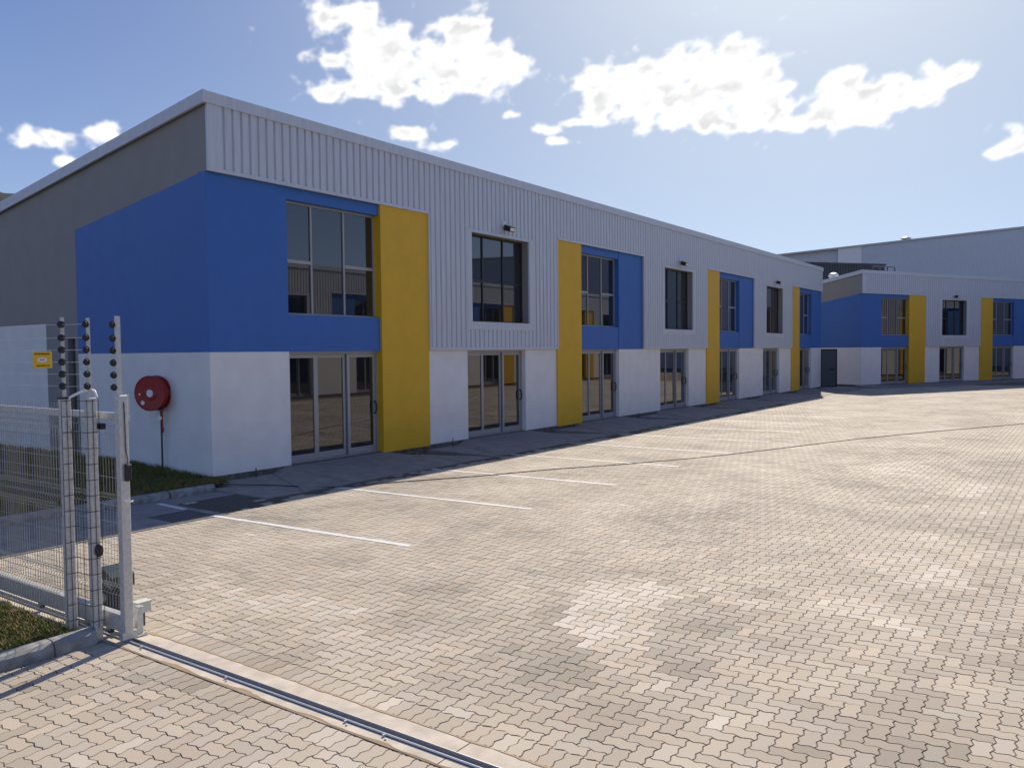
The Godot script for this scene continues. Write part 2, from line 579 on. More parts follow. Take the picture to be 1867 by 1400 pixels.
func factory_row(label: String, at: Vector3, turn_deg: float, bays: Array, length: float, depth: float) -> Node3D:
	var b := thing("factory_row", label, "building", at)
	b.rotation_degrees.y = turn_deg
	var slope := 0.135
	# the front, bay by bay
	for e in bays:
		var x0: float = e[1]
		var x1: float = e[2]
		match e[0]:
			"blue":
				box_part("wall", Vector3(x0, 0.15, -0.25), Vector3(x1, 2.55, 0.0), "white_paint", b)
				box_part("wall", Vector3(x0, 2.55, -0.25), Vector3(x1, 6.0, 0.004), "blue_paint", b)
			"open":
				box_part("spandrel", Vector3(x0, 2.55, -0.25), Vector3(x1, 3.33, -0.012), "blue_paint", b)
				box_part("lintel", Vector3(x0, 5.74, -0.25), Vector3(x1, 6.0, -0.012), "blue_paint", b)
				window(b, x0, x1, 3.33, 5.74, "aluminium")
				glass_door(b, x0, x1, 0.15, 2.55)
			"pier":
				box_part("pilaster", Vector3(x0, 0.13, -0.25), Vector3(x1, 6.0, 0.05), "yellow_paint", b)
			"clad":
				var w0: float = e[3]
				var w1: float = e[4]
				var d0: float = e[5]
				var d1: float = e[6]
				box_part("wall", Vector3(x0, 0.15, -0.25), Vector3(d0, 2.58, 0.0), "white_paint", b)
				box_part("wall", Vector3(d1, 0.15, -0.25), Vector3(x1, 2.58, 0.0), "white_paint", b)
				box_part("wall", Vector3(d0, 2.55, -0.25), Vector3(d1, 2.58, 0.0), "white_paint", b)
				for q in [[x0, x1, 2.58, 3.33], [x0, w0, 3.33, 5.74], [w1, x1, 3.33, 5.74], [x0, x1, 5.74, 7.25]]:
					box_part("backing_wall", Vector3(q[0], q[2], -0.25), Vector3(q[1], q[3], 0.04), "grey_paint", b)
				glass_door(b, d0, d1, 0.15, 2.55)
				window(b, w0, w1, 3.33, 5.74, "charcoal_frame")
				clad(b, x0, w0 - 0.2, 2.63, 7.25)
				clad(b, w1 + 0.2, x1, 2.63, 7.25)
				clad(b, w0 - 0.2, w1 + 0.2, 2.63, 3.12)
				clad(b, w0 - 0.2, w1 + 0.2, 5.82, 7.25)
				var fl := st_new()
				bx(fl, Vector3(w0 - 0.2, 3.12, 0.04), Vector3(w1 + 0.2, 3.33, 0.092))
				bx(fl, Vector3(w0 - 0.2, 3.33, 0.04), Vector3(w0, 5.74, 0.092))
				bx(fl, Vector3(w1, 3.33, 0.04), Vector3(w1 + 0.2, 5.74, 0.092))
				bx(fl, Vector3(w0 - 0.2, 5.74, 0.04), Vector3(w1 + 0.2, 5.82, 0.098))
				obj("window_flashing", fl, "trim", b)
				var bt := st_new()
				bx(bt, Vector3(x0, 2.565, 0.042), Vector3(x1, 2.63, 0.095))
				bx(bt, Vector3(x0, 2.63, 0.04), Vector3(x0 + 0.05, 6.0, 0.095))
				bx(bt, Vector3(x1 - 0.05, 2.63, 0.04), Vector3(x1, 6.0, 0.095))
				obj("cladding_trim", bt, "trim", b)
		if e[0] != "clad":
			box_part("backing_wall", Vector3(x0, 6.0, -0.25), Vector3(x1, 7.25, 0.04), "grey_paint", b)
			clad(b, maxf(x0, 0.22), minf(x1, length - 0.22), 6.06, 7.25)
			box_part("cladding_trim", Vector3(x0, 5.99, 0.042), Vector3(x1, 6.06, 0.10), "trim", b)
	# corner boards, fascia
	for x in [0.0, length - 0.22]:
		box_part("corner_trim", Vector3(x, 6.06, 0.04), Vector3(x + 0.22, 7.25, 0.092), "trim", b)
	var fa := st_new()
	bx(fa, Vector3(-0.04, 7.25, -0.06), Vector3(length + 0.04, 7.47, 0.125))
	obj("fascia", fa, "trim", b)
	box_part("plinth", Vector3(0.0, -0.1, -0.25), Vector3(length, 0.15, -0.012), "plinth", b)
	# end walls: the corner end is painted blue over white, the rest grey
	var back := -depth
	var top := func(z: float, drop: float) -> float: return 7.42 - drop + slope * z
	var Z := Vector3(0, 0, 1)
	var Y := Vector3(0, 1, 0)
	var X := Vector3(1, 0, 0)
	var g1 := st_new()
	var zb := -4.95
	slab(g1, PackedVector2Array([Vector2(-0.25, top.call(-0.25, 1.42)), Vector2(-0.25, top.call(-0.25, 0.15)), Vector2(zb, top.call(zb, 0.15)), Vector2(zb, top.call(zb, 1.42))]), Z, Y, X, 0.25, 0.0)
	obj("end_wall", g1, "grey_paint", b)
	var g2 := st_new()
	slab(g2, PackedVector2Array([Vector2(-0.25, 2.55), Vector2(-0.25, top.call(-0.25, 1.42)), Vector2(zb, top.call(zb, 1.42)), Vector2(zb, 2.55)]), Z, Y, X, 0.25, 0.0)
	obj("end_wall", g2, "blue_paint", b)
	box_part("end_wall", Vector3(0.0, 0.15, zb), Vector3(0.25, 2.55, -0.25), "white_paint", b)
	var g3 := st_new()
	# grey wall round the narrow doorway and the shutter
	var zd0 := -5.08
	var zd1 := -5.42
	var zs0 := -6.42
	var zs1 := -10.4
	if depth < 11.5:
		zs1 = -depth + 0.9
	for q in [[zb, zd0, 0.0, 0.15], [zd0, zd1, 2.9, 0.15], [zd1, zs0, 0.0, 0.15], [zs0, zs1, 3.28, 0.15], [zs1, back, 0.0, 0.15]]:
		slab(g3, PackedVector2Array([Vector2(q[0], q[2]), Vector2(q[0], top.call(q[0], q[3])), Vector2(q[1], top.call(q[1], q[3])), Vector2(q[1], q[2])]), Z, Y, X, 0.25, 0.0)
	obj("end_wall", g3, "grey_paint", b)
	box_part("side_door", Vector3(0.12, 0.0, zd1), Vector3(0.17, 2.9, zd0), "gate_grey", b)
	var sh := sub("roller_shutter", b)
	var ny := 22
	var slat := st_new()
	bx(slat, Vector3(0.02, 0.0, zs1), Vector3(0.05, 0.138, zs0))
	bx(slat, Vector3(0.026, 0.138, zs1), Vector3(0.046, 0.149, zs0))
	var slat_mesh := slat.commit()
	for i in ny:
		var o := MeshInstance3D.new()
		o.name = "slat"
		o.mesh = slat_mesh
		o.material_override = M["white_paint"]
		o.position.y = i * 0.149
		sh.add_child(o, true)
	# the far end and the back, and the roof
	var g4 := st_new()
	slab(g4, PackedVector2Array([Vector2(-0.25, 0.0), Vector2(-0.25, top.call(-0.25, 0.15)), Vector2(back, top.call(back, 0.15)), Vector2(back, 0.0)]), Z, Y, X, length - 0.25, length)
	obj("end_wall", g4, "grey_paint", b)
	box_part("back_wall", Vector3(0.25, 0.0, back), Vector3(length - 0.25, top.call(back, 0.2), back + 0.25), "white_paint", b)
	var rf := st_new()
	slab(rf, PackedVector2Array([Vector2(-0.06, top.call(-0.06, 0.12)), Vector2(-0.06, top.call(-0.06, 0.0)), Vector2(back - 0.3, top.call(back - 0.3, 0.0)), Vector2(back - 0.3, top.call(back - 0.3, 0.12))]), Z, Y, X, -0.02, length + 0.02)
	obj("roof", rf, "roof_sheet", b)
	var vg := st_new()
	slab(vg, PackedVector2Array([Vector2(0.125, top.call(0.125, 0.19)), Vector2(0.125, top.call(0.125, -0.045)), Vector2(back - 0.3, top.call(back - 0.3, -0.045)), Vector2(back - 0.3, top.call(back - 0.3, 0.19))]), Z, Y, X, -0.10, -0.042)
	obj("barge_board", vg, "trim", b)
	# floors and partitions seen through the glass
	box_part("floor", Vector3(0.25, 0.0, back + 0.25), Vector3(length - 0.25, 0.13, -0.27), "interior_floor", b)
	box_part("upper_floor", Vector3(0.25, 2.72, -6.2), Vector3(length - 0.25, 3.05, -0.27), "interior", b)
	box_part("partition", Vector3(0.25, 0.13, -6.4), Vector3(length - 0.25, 6.4, -6.2), "interior", b)
	return b


func make_buildings() -> void:
	var bays := [
		["blue", 0.0, 1.9], ["open", 1.9, 4.62], ["pier", 4.62, 6.30],
		["clad", 6.30, 12.40, 8.05, 10.80, 7.92, 10.68], ["pier", 12.40, 13.90], ["open", 13.90, 16.58], ["blue", 16.58, 18.42],
		["clad", 18.42, 24.58, 20.22, 23.00, 19.97, 22.72], ["pier", 24.58, 26.06], ["open", 26.06, 28.70], ["blue", 28.70, 30.58],
		["clad", 30.58, 36.82, 32.40, 35.15, 32.12, 34.80], ["pier", 36.82, 38.30], ["open", 38.30, 40.85], ["blue", 40.85, 43.0]]
	var more := bays.slice(0, bays.size() - 1)
	more.append_array([["blue", 40.85, 42.72], ["clad", 42.72, 48.9, 44.54, 47.3, 44.26, 46.94], ["pier", 48.9, 50.4], ["open", 50.4, 53.0], ["blue", 53.0, 55.0]])
	factory_row("long factory row of blue, yellow and white bays, red hose reel on its end wall", Vector3(9.45, 0, FACADE_Z), 0.0, bays, 43.0, 20.0)
	factory_row("factory row at the far end of the yard, in front of the tall grey warehouse", Vector3(55.55, 0, -12.15), -26.0, bays, 43.0, 12.0)
	factory_row("factory row across the yard, mirrored in the windows of the row with the hose reel", Vector3(75.3, 0, 7.9), 180.0, more, 55.0, 14.0)


func make_far_buildings() -> void:
	# tall grey warehouse
	var w := thing("warehouse", "tall grey ribbed warehouse rising behind the far factory row", "building", Vector3(112.4, 0, -7.0))
	var along := Vector3(117.6 - 112.4, 0, -25.0 + 7.0).normalized()
	w.basis = Basis(along, Vector3.UP, along.cross(Vector3.UP))
	# local x runs away along the wall, local z faces the yard or away from it
	var s := 1.0 if w.basis.z.dot(Vector3(-1, 0, 0)) > 0.0 else -1.0
	var st := st_new()
	ribbed(st, -60.0, 19.6, 0.0, 16.2, 0.0, 0.3, 0.025 * s)
	obj("wall", st, "far_cladding", w)
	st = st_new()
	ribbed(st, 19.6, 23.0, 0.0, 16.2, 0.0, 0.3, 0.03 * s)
	obj("painted_glow_sheet", st, "glow_pale", w)  # opaque sheet, its glow painted in as a paler colour
	st = st_new()
	ribbed(st, 23.0, 44.0, 0.0, 16.2, -0.6 * s, 0.3, 0.025 * s)
	obj("wall", st, "far_cladding", w)
	st = st_new()
	bx(st, Vector3(-60.0, 16.2, -40.0 * s), Vector3(19.6, 16.4, 0.25 * s))
	bx(st, Vector3(19.6, 16.2, -40.0 * s), Vector3(44.0, 16.4, 0.25 * s))
	obj("roof", st, "roof_sheet", w)
	st = st_new()
	bx(st, Vector3(43.8, 0.0, -40.0 * s), Vector3(44.0, 16.2, -0.7 * s))
	bx(st, Vector3(-60.0, 0.0, -40.0 * s), Vector3(-59.8, 16.1, -0.2 * s))
	bx(st, Vector3(-59.8, 0.0, -40.0 * s), Vector3(43.8, 16.15, -39.8 * s))
	obj("wall", st, "far_cladding", w)
	st = st_new()
	lathe(st, [Vector2(0.5, 0.0), Vector2(0.5, 0.2), Vector2(0.62, 0.22), Vector2(0.6, 0.4), Vector2(0.3, 0.55), Vector2(0.0, 0.6)], Vector3(14.0, 16.35, -0.8 * s), Vector3.UP, 12)
	obj("roof_vent", st, "roof_sheet", w)
	# dark building between
	var d := thing("dark_shed", "dark charcoal clad shed between the two factory rows, below the grey warehouse", "building", Vector3(84.2, 0, -16.4))
	var ax := Vector3(75.8 - 84.2, 0, -22.8 + 16.4).normalized()
	d.basis = Basis(ax, Vector3.UP, ax.cross(Vector3.UP))
	var sg := 1.0 if d.basis.z.dot(Vector3(-1, 0, 0)) > 0.0 else -1.0
	st = st_new()
	ribbed(st, 0.0, 16.0, 0.0, 10.3, 0.0, 0.3, 0.04 * sg)
	obj("wall", st, "dark_cladding", d)
	st = st_new()
	bx(st, Vector3(0.02, 0.0, -9.0 * sg), Vector3(16.0, 10.15, -0.02 * sg))
	obj("shell", st, "dark_cladding", d)
	st = st_new()
	bx(st, Vector3(-0.1, 10.3, -9.1 * sg), Vector3(16.1, 10.45, 0.12 * sg))
	obj("parapet", st, "dark_cladding", d)
	# roof hatch rail on the far row
	var rl := thing("roof_guardrail", "thin steel guardrail standing on the roof of the far factory row", "railing", Vector3(0, 0, 0))
	var rr := st_new()
	var B := Basis(Vector3.UP, deg_to_rad(-26.0))
	var o := Vector3(55.55, 0, -12.15)
	var P := func(x: float, y: float, z: float) -> Vector3: return o + B * Vector3(x, y, z)
	for x in [6.2, 7.0, 7.8, 8.6]:
		tube(rr, [P.call(x, 6.7, -4.0), P.call(x, 8.35, -4.0)], 0.045, 6)
	for y in [7.75, 8.35]:
		tube(rr, [P.call(6.2, y, -4.0), P.call(8.6, y, -4.0)], 0.045, 6)
	tube(rr, [P.call(8.6, 7.6, -4.0), P.call(9.6, 7.6, -4.0)], 0.07, 6)
	obj("rails", rr, "gate_grey", rl)
	# turbine ventilator
	var tv := thing("turbine_ventilator", "shiny domed turbine ventilator on the roof edge of the far factory row", "vent", P.call(1.2, 6.98, -3.2))
	tv.scale = Vector3.ONE * 0.72
	st = st_new()
	lathe(st, [Vector2(0.30, -0.1), Vector2(0.30, 0.45), Vector2(0.42, 0.45), Vector2(0.42, 0.5)], Vector3.ZERO, Vector3.UP, 14)
	obj("neck", st, "trim", tv)
	st = st_new()
	lathe(st, [Vector2(0.42, 0.5), Vector2(0.46, 0.62), Vector2(0.38, 0.78), Vector2(0.2, 0.88), Vector2(0.0, 0.9)], Vector3.ZERO, Vector3.UP, 18)
	obj("dome", st, "bright_steel", tv)
	# gate leaf closing the gap beside the end of the long row
	var gt := thing("passage_gate", "dark grey steel gate leaf between the two factory rows", "gate", Vector3(52.52, 0.12, -13.86))
	gt.rotation_degrees.y = -78.0
	st = st_new()
	bx(st, Vector3(0.0, 0.0, -0.03), Vector3(0.95, 2.35, 0.03))
	obj("leaf", st, "gate_grey", gt)
	st = st_new()
	for e in [[0.0, 0.95, 0.0, 0.07], [0.0, 0.95, 2.28, 2.35], [0.0, 0.07, 0.07, 2.28], [0.88, 0.95, 0.07, 2.28]]:
		bx(st, Vector3(e[0], e[2], 0.03), Vector3(e[1], e[3], 0.055))
	obj("frame", st, "dark_steel", gt)
	st = st_new()
	bx(st, Vector3(0.5, 1.05, 0.03), Vector3(0.8, 1.17, 0.09))
	obj("lock_box", st, "black_plastic", gt)


# ------------------------------------------------------------------ pavers
func wave(s: float) -> float:
	s = fposmod(s, 1.0)
	var d := 0.092
	if s < 0.25:
		return s / 0.25 * d
	if s < 0.75:
		return d - (s - 0.25) / 0.5 * 2.0 * d
	return -d + (s - 0.75) / 0.25 * d


# outline of an a by b cell paver in paver units, corner at the origin
func paver_outline(a: int, b: int) -> PackedVector2Array:
	var p := PackedVector2Array()
	for i in a:
		if i == 0:
			p.append(Vector2(0, 0))
		p.append(Vector2(i + 0.25, wave(0.25)))
		p.append(Vector2(i + 0.75, wave(0.75)))
	p.append(Vector2(a, 0))
	for j in b:
		p.append(Vector2(a - wave(0.25), j + 0.25))
		p.append(Vector2(a - wave(0.75), j + 0.75))
	p.append(Vector2(a, b))
	for i in range(a - 1, -1, -1):
		p.append(Vector2(i + 0.75, b + wave(0.75)))
		p.append(Vector2(i + 0.25, b + wave(0.25)))
	p.append(Vector2(0, b))
	for j in range(b - 1, -1, -1):
		p.append(Vector2(-wave(0.75), j + 0.75))
		p.append(Vector2(-wave(0.25), j + 0.25))
	return p


func inset(p: PackedVector2Array, d: float) -> PackedVector2Array:
	var out := PackedVector2Array()
	var n := p.size()
	for i in n:
		var e0 := (p[i] - p[(i + n - 1) % n]).normalized()
		var e1 := (p[(i + 1) % n] - p[i]).normalized()
		var n0 := Vector2(-e0.y, e0.x)
		var n1 := Vector2(-e1.y, e1.x)
		var m := (n0 + n1).normalized()
		out.append(p[i] + m * d / maxf(0.5, m.dot(n0)))
	return out


func paver_mesh(a: int, b: int, tint: Color) -> ArrayMesh:
	var raw := paver_outline(a, b)
	var pts := PackedVector2Array()
	for v in raw:
		pts.append((v - Vector2(a, b) * 0.5) * U)
	var low := inset(pts, 0.0026)
	var top := inset(pts, 0.0050)
	var st := st_new()
	st.set_color(tint)
	var idx := Geometry2D.triangulate_polygon(top)
	for i in range(0, idx.size(), 3):
		var A := top[idx[i]]
		var B := top[idx[i + 1]]
		var C := top[idx[i + 2]]
		if (B - A).cross(C - A) > 0.0:
			var s := B
			B = C
			C = s
		for v in [A, C, B]:
			st.set_color(tint)
			st.set_normal(Vector3.UP)
			st.add_vertex(Vector3(v.x, 0, v.y))
	var n := pts.size()
	for i in n:
		var k := (i + 1) % n
		var a0 := Vector3(top[i].x, 0, top[i].y)
		var a1 := Vector3(top[k].x, 0, top[k].y)
		var b0 := Vector3(low[i].x, -0.009, low[i].y)
		var b1 := Vector3(low[k].x, -0.009, low[k].y)
		var nn := (a1 - a0).cross(b0 - a0).normalized()
		if nn.y < 0.0:
			nn = -nn
		for v in [a0, b0, b1, a0, b1, a1]:
			st.set_color(tint)
			st.set_normal(nn)
			st.add_vertex(v)
	return st.commit()


var tones: Array[Color] = []
func make_tones() -> void:
	# tan, warm, grey, greenish grey: each from dark to pale
	for hue in [Vector3(0.508, 0.436, 0.334), Vector3(0.516, 0.433, 0.326), Vector3(0.496, 0.434, 0.344), Vector3(0.492, 0.436, 0.340)]:
		for k in 9:
			var f: float = [0.20, 0.64, 0.75, 0.86, 0.95, 1.03, 1.11, 1.22, 1.36][k]
			var v: Vector3 = hue * f
			if k >= 7:
				v = v.lerp(Vector3.ONE * (v.x + v.y + v.z) / 3.0, 0.16)
			tones.append(Color(v.x, v.y, v.z))


var patch_noise := FastNoiseLite.new()
var fine_noise := FastNoiseLite.new()
# pale and dark deliveries of pavers laid in patches: [step, outline ...] in x, z
const PATCHES := [
	[3.0, Vector2(7.61, -4.51), Vector2(8.19, -4.02), Vector2(7.79, -3.32), Vector2(7.00, -3.41), Vector2(6.23, -3.00), Vector2(5.58, -2.54), Vector2(5.37, -2.64), Vector2(5.89, -3.50), Vector2(6.42, -3.99)],
	[-1.7, Vector2(4.60, -4.28), Vector2(5.11, -4.23), Vector2(6.76, -4.39), Vector2(7.29, -4.33), Vector2(6.43, -3.97), Vector2(5.90, -3.50), Vector2(5.39, -3.01), Vector2(4.83, -3.15), Vector2(4.33, -3.40)],
	[2.6, Vector2(8.13, -3.35), Vector2(7.95, -2.59), Vector2(7.73, -2.55), Vector2(7.82, -3.11)],
	[2.2, Vector2(8.34, -2.33), Vector2(8.51, -1.90), Vector2(8.29, -1.46), Vector2(7.96, -1.14), Vector2(7.71, -1.14), Vector2(7.90, -1.77), Vector2(8.07, -2.26)],
	[2.2, Vector2(10.43, -2.40), Vector2(10.89, -1.93), Vector2(10.47, -1.17), Vector2(9.80, -0.99), Vector2(9.33, -1.34), Vector2(9.57, -1.92)],
	[-1.5, Vector2(7.52, -3.57), Vector2(8.00, -3.00), Vector2(7.59, -2.53), Vector2(6.89, -2.49), Vector2(6.58, -2.96)],
	[-0.6, Vector2(6.21, -1.61), Vector2(7.94, -0.45), Vector2(5.64, -0.31), Vector2(4.51, -1.96)],
	[-0.8, Vector2(17.16, -4.48), Vector2(22.13, -1.31), Vector2(11.87, -0.69), Vector2(12.09, -2.71)],
	[2.0, Vector2(18.20, -4.31), Vector2(19.82, -3.30), Vector2(17.31, -1.59), Vector2(15.34, -1.56), Vector2(16.27, -3.27)],
	[0.7, Vector2(5.76, -10.09), Vector2(7.87, -9.27), Vector2(7.14, -6.48), Vector2(4.96, -4.90), Vector2(4.71, -7.47)],
	[1.6, Vector2(5.41, -8.46), Vector2(5.80, -8.08), Vector2(5.35, -7.56), Vector2(5.06, -7.82)]]


var outlines: Array[PackedVector2Array] = []
func paver_tone(x: float, z: float, salt: int) -> int:
	var h := hash(Vector3i(int(round(x * 1000.0)), int(round(z * 1000.0)), salt))
	var r1 := float(h & 0xffff) / 65535.0
	var r2 := float((h >> 16) & 0xffff) / 65535.0
	var lv := 4.0 + patch_noise.get_noise_2d(x, z) * 3.2 + fine_noise.get_noise_2d(x, z) * 1.7
	lv += (r1 - 0.5) * 1.9
	if r2 > 0.965:
		lv += 1.7
	elif r2 < 0.05:
		lv -= 1.5
	var at := Vector2(x, z) + Vector2(r1 - 0.5, r2 - 0.5) * 0.16
	for k in PATCHES.size():
		if Geometry2D.is_point_in_polygon(at, outlines[k]):
			lv += PATCHES[k][0]
	var hue := (h >> 5) % 4
	if r1 < 0.45:
		hue = 0
	var k := clampi(int(round(lv)), 1, 8)
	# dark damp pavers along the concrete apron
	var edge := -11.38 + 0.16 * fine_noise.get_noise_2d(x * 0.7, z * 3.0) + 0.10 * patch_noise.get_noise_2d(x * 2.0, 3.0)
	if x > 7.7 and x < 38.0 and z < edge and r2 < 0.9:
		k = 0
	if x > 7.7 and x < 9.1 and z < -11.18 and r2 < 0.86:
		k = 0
	return hue * 9 + k


func lay_pavers(parent: Node3D, spots: Array, salt: int) -> void:
	# spots: [x, z, kind] with kind 0 = long along x, 1 = long along z, 2 = half
	var inv := cam_node.transform.affine_inverse()
	var tx := tan(deg_to_rad(50.17) * 0.5)
	var seen := []
	for i in spots.size():
		var p: Vector3 = inv * Vector3(spots[i][0], 0.0, spots[i][1])
		var inside := p.z < -0.5 and absf(p.y) < -p.z * tx * 1.0 and absf(p.x) < -p.z * tx * 1.335
		if inside:
			seen.append([p.length(), i])
	seen.sort_custom(func(a, b): return a[0] < b[0])
	var single := {}
	for k in mini(300, seen.size()):
		single[seen[k][1]] = true
	var shapes := [[2, 1], [1, 2], [1, 1]]
	var meshes := {}
	var tint_meshes := {}
	for k in 3:
		meshes[k] = paver_mesh(shapes[k][0], shapes[k][1], Color.WHITE)
	var lists := [[], [], []]
	for i in spots.size():
		var s: Array = spots[i]
		var tone := paver_tone(s[0], s[1], salt)
		var h := hash(Vector2i(i, salt + 77))
		var dy := (float(h & 1023) / 1023.0 - 0.5) * 0.003
		var ta := (float((h >> 10) & 1023) / 1023.0 - 0.5) * 0.007
		var tb := (float((h >> 20) & 1023) / 1023.0 - 0.5) * 0.007
		var yaw := (float((h >> 4) & 1023) / 1023.0 - 0.5) * 0.018
		var tr := Transform3D(Basis.from_euler(Vector3(ta, yaw, tb)), Vector3(s[0], dy, s[1]))
		if single.has(i):
			var key: int = s[2] * 100 + tone
			if not tint_meshes.has(key):
				tint_meshes[key] = paver_mesh(shapes[s[2]][0], shapes[s[2]][1], tones[tone])
			var o := MeshInstance3D.new()
			o.name = "paver"
			o.mesh = tint_meshes[key]
			o.material_override = M["paver"]
			o.transform = tr
			parent.add_child(o, true)
		else:
			lists[s[2]].append([tr, tones[tone]])
	var rest := sub("pavers", parent)
	rest.set_meta("kind", "stuff")
	for k in 3:
		if lists[k].is_empty():
			continue
		var mm := MultiMesh.new()
		mm.transform_format = MultiMesh.TRANSFORM_3D
		mm.use_colors = true
		mm.mesh = meshes[k]
		mm.instance_count = lists[k].size()
		for i in lists[k].size():
			mm.set_instance_transform(i, lists[k][i][0])
			mm.set_instance_color(i, lists[k][i][1])
		var mi := MultiMeshInstance3D.new()
		mi.name = "pavers"
		mi.multimesh = mm
		mi.material_override = M["paver"]
		mi.set_meta("kind", "stuff")
		rest.add_child(mi, true)


func herringbone(i0: int, i1: int, j0: int, j1: int, org: Vector2, ok: Callable) -> Array:
	var out := []
	for j in range(j0, j1):
		for i in range(i0, i1):
			if not ok.call(org.x + (i + 0.5) * U, org.y + (j + 0.5) * U):
				continue
			var v := posmod(i - j, 4)
			var ni := i
			var nj := j
			match v:
				0: ni = i + 1
				1: ni = i - 1
				3: nj = j + 1
				2: nj = j - 1
			var whole: bool = ni >= i0 and ni < i1 and nj >= j0 and nj < j1 and ok.call(org.x + (ni + 0.5) * U, org.y + (nj + 0.5) * U)
			if not whole:
				out.append([org.x + (i + 0.5) * U, org.y + (j + 0.5) * U, 2])
			elif v == 0:
				out.append([org.x + (i + 1.0) * U, org.y + (j + 0.5) * U, 0])
			elif v == 3:
				out.append([org.x + (i + 0.5) * U, org.y + (j + 1.0) * U, 1])
	return out


func make_paving() -> void:
	make_tones()
	for p in PATCHES:
		outlines.append(PackedVector2Array(p.slice(1)))
	patch_noise.seed = 21
	patch_noise.frequency = 0.34
	patch_noise.fractal_octaves = 3
	fine_noise.seed = 22
	fine_noise.frequency = 0.8
	fine_noise.fractal_octaves = 2
	# inside the gate
	var yard := setting("paved_yard")
	var x0 := 4.052 + 2.0 * U
	var org := Vector2(x0, -12.505)
	var ok := func(x: float, z: float) -> bool:
		if x < 7.82:
			return z > -11.05
		if x < 9.02:
			return true
		return z > -11.62
	var spots := herringbone(0, 500, 0, 165, org, ok)
	for j in 150:                                 # soldier course beside the track
		spots.append([4.052 + U, -11.0 + (j + 0.5) * U, 0])
	lay_pavers(yard, spots, 1)
	var bed := st_new()
	quad(bed, Vector3(4.05, -0.0045, 8.0), Vector3(100.0, -0.0045, 8.0), Vector3(100.0, -0.0045, -12.505), Vector3(4.05, -0.0045, -12.505))
	obj("sand_bed", bed, "sand_joint", yard)
	# parking lines
	var lines := [[7.72, -12.85, 7.665, -11.98], [7.60, -11.16, 7.80, -7.20], [10.49, -11.60, 10.70, -7.25], [13.28, -11.60, 13.48, -7.25], [16.20, -11.60, 16.32, -7.25], [19.00, -11.60, 19.10, -7.1], [21.78, -11.60, 21.95, -7.15], [24.75, -11.60, 25.0, -7.2], [27.7, -11.60, 27.95, -7.25], [30.65, -11.60, 30.8, -7.3], [33.5, -11.60, 33.7, -7.3]]
	for l in lines:
		var a := Vector3(l[0], 0, l[1])
		var b := Vector3(l[2], 0, l[3])
		var side := (b - a).cross(Vector3.UP).normalized() * 0.048
		var st := st_new()
		var n := 46
		var left := []
		var right := []
		for i in n + 1:
			var p := a.lerp(b, float(i) / n)
			p.y = 0.0042
			left.append(p - side * (1.0 + 0.16 * rng.randf_range(-1, 1)))
			right.append(p + side * (1.0 + 0.16 * rng.randf_range(-1, 1)))
		for i in n:
			quad(st, left[i], right[i], right[i + 1], left[i + 1])
			if (right[i] - left[i]).cross(left[i + 1] - left[i]).y < 0.0:
				pass
		obj("parking_line", st, "line_paint", yard)
	# outside the gate
	var drive := setting("paved_driveway")
	var ok2 := func(_x: float, z: float) -> bool: return z > -7.03
	var org2 := Vector2(3.688 - 2.0 * U - 60.0 * U, -7.03)
	var sp2 := herringbone(0, 60, 0, 110, org2, ok2)
	for j in 112:
		sp2.append([3.688 - U, -7.03 + (j + 0.5) * U, 0])
	lay_pavers(drive, sp2, 2)
	var bed2 := st_new()
	quad(bed2, Vector3(-3.4, -0.0045, 5.6), Vector3(3.69, -0.0045, 5.6), Vector3(3.69, -0.0045, -7.03), Vector3(-3.4, -0.0045, -7.03))
	obj("sand_bed", bed2, "sand_joint", drive)
	# concrete apron with a ramp at each door
	var ap := setting("concrete_apron")
	var zf := FACADE_Z - 0.02
	var ze := -11.63
	var ramps := [[11.35, 14.07], [17.37, 20.13], [23.35, 26.03], [29.42, 32.17], [35.51, 38.15], [41.57, 44.25], [47.75, 50.3]]
	var x := 9.0
	for r in ramps:
		var a: float = r[0] - 0.15
		var b: float = r[1] + 0.15
		slab_top(ap, [Vector3(x, 0.012, ze), Vector3(a - 1.4, 0.012, ze), Vector3(a - 0.35, 0.035, zf), Vector3(x, 0.035, zf)])
		slab_top(ap, [Vector3(a - 1.38, 0.012, ze), Vector3(a - 0.2, 0.012, ze), Vector3(a, 0.135, zf), Vector3(a - 0.33, 0.035, zf)])
		slab_top(ap, [Vector3(a - 0.18, 0.012, ze), Vector3(b + 0.2, 0.012, ze), Vector3(b, 0.135, zf), Vector3(a + 0.02, 0.135, zf)])
		slab_top(ap, [Vector3(b + 0.22, 0.012, ze), Vector3(b + 1.4, 0.012, ze), Vector3(b + 0.35, 0.035, zf), Vector3(b + 0.02, 0.135, zf)])
		x = b + 1.42
	slab_top(ap, [Vector3(x, 0.012, ze), Vector3(56.0, 0.012, ze), Vector3(56.0, 0.035, zf), Vector3(x, 0.035, zf)])
	# strip in front of the far row
	var B := Basis(Vector3.UP, deg_to_rad(-26.0))
	var o := Vector3(55.55, 0, -12.15)
	var far := []
	for e in [Vector3(-0.6, 0.014, 1.9), Vector3(44.0, 0.014, 1.9), Vector3(44.0, 0.12, -0.02), Vector3(-0.6, 0.12, -0.02)]:
		far.append(o + B * e)
	slab_top(ap, far)


func slab_top(parent: Node, c: Array) -> void:
	var st := st_new()
	quad(st, c[0], c[1], c[2], c[3])
	for i in 4:
		var a: Vector3 = c[i]
		var b: Vector3 = c[(i + 1) % 4]
		quad(st, Vector3(a.x, -0.08, a.z), Vector3(b.x, -0.08, b.z), b, a)
	obj("concrete_slab", st, "concrete", parent)


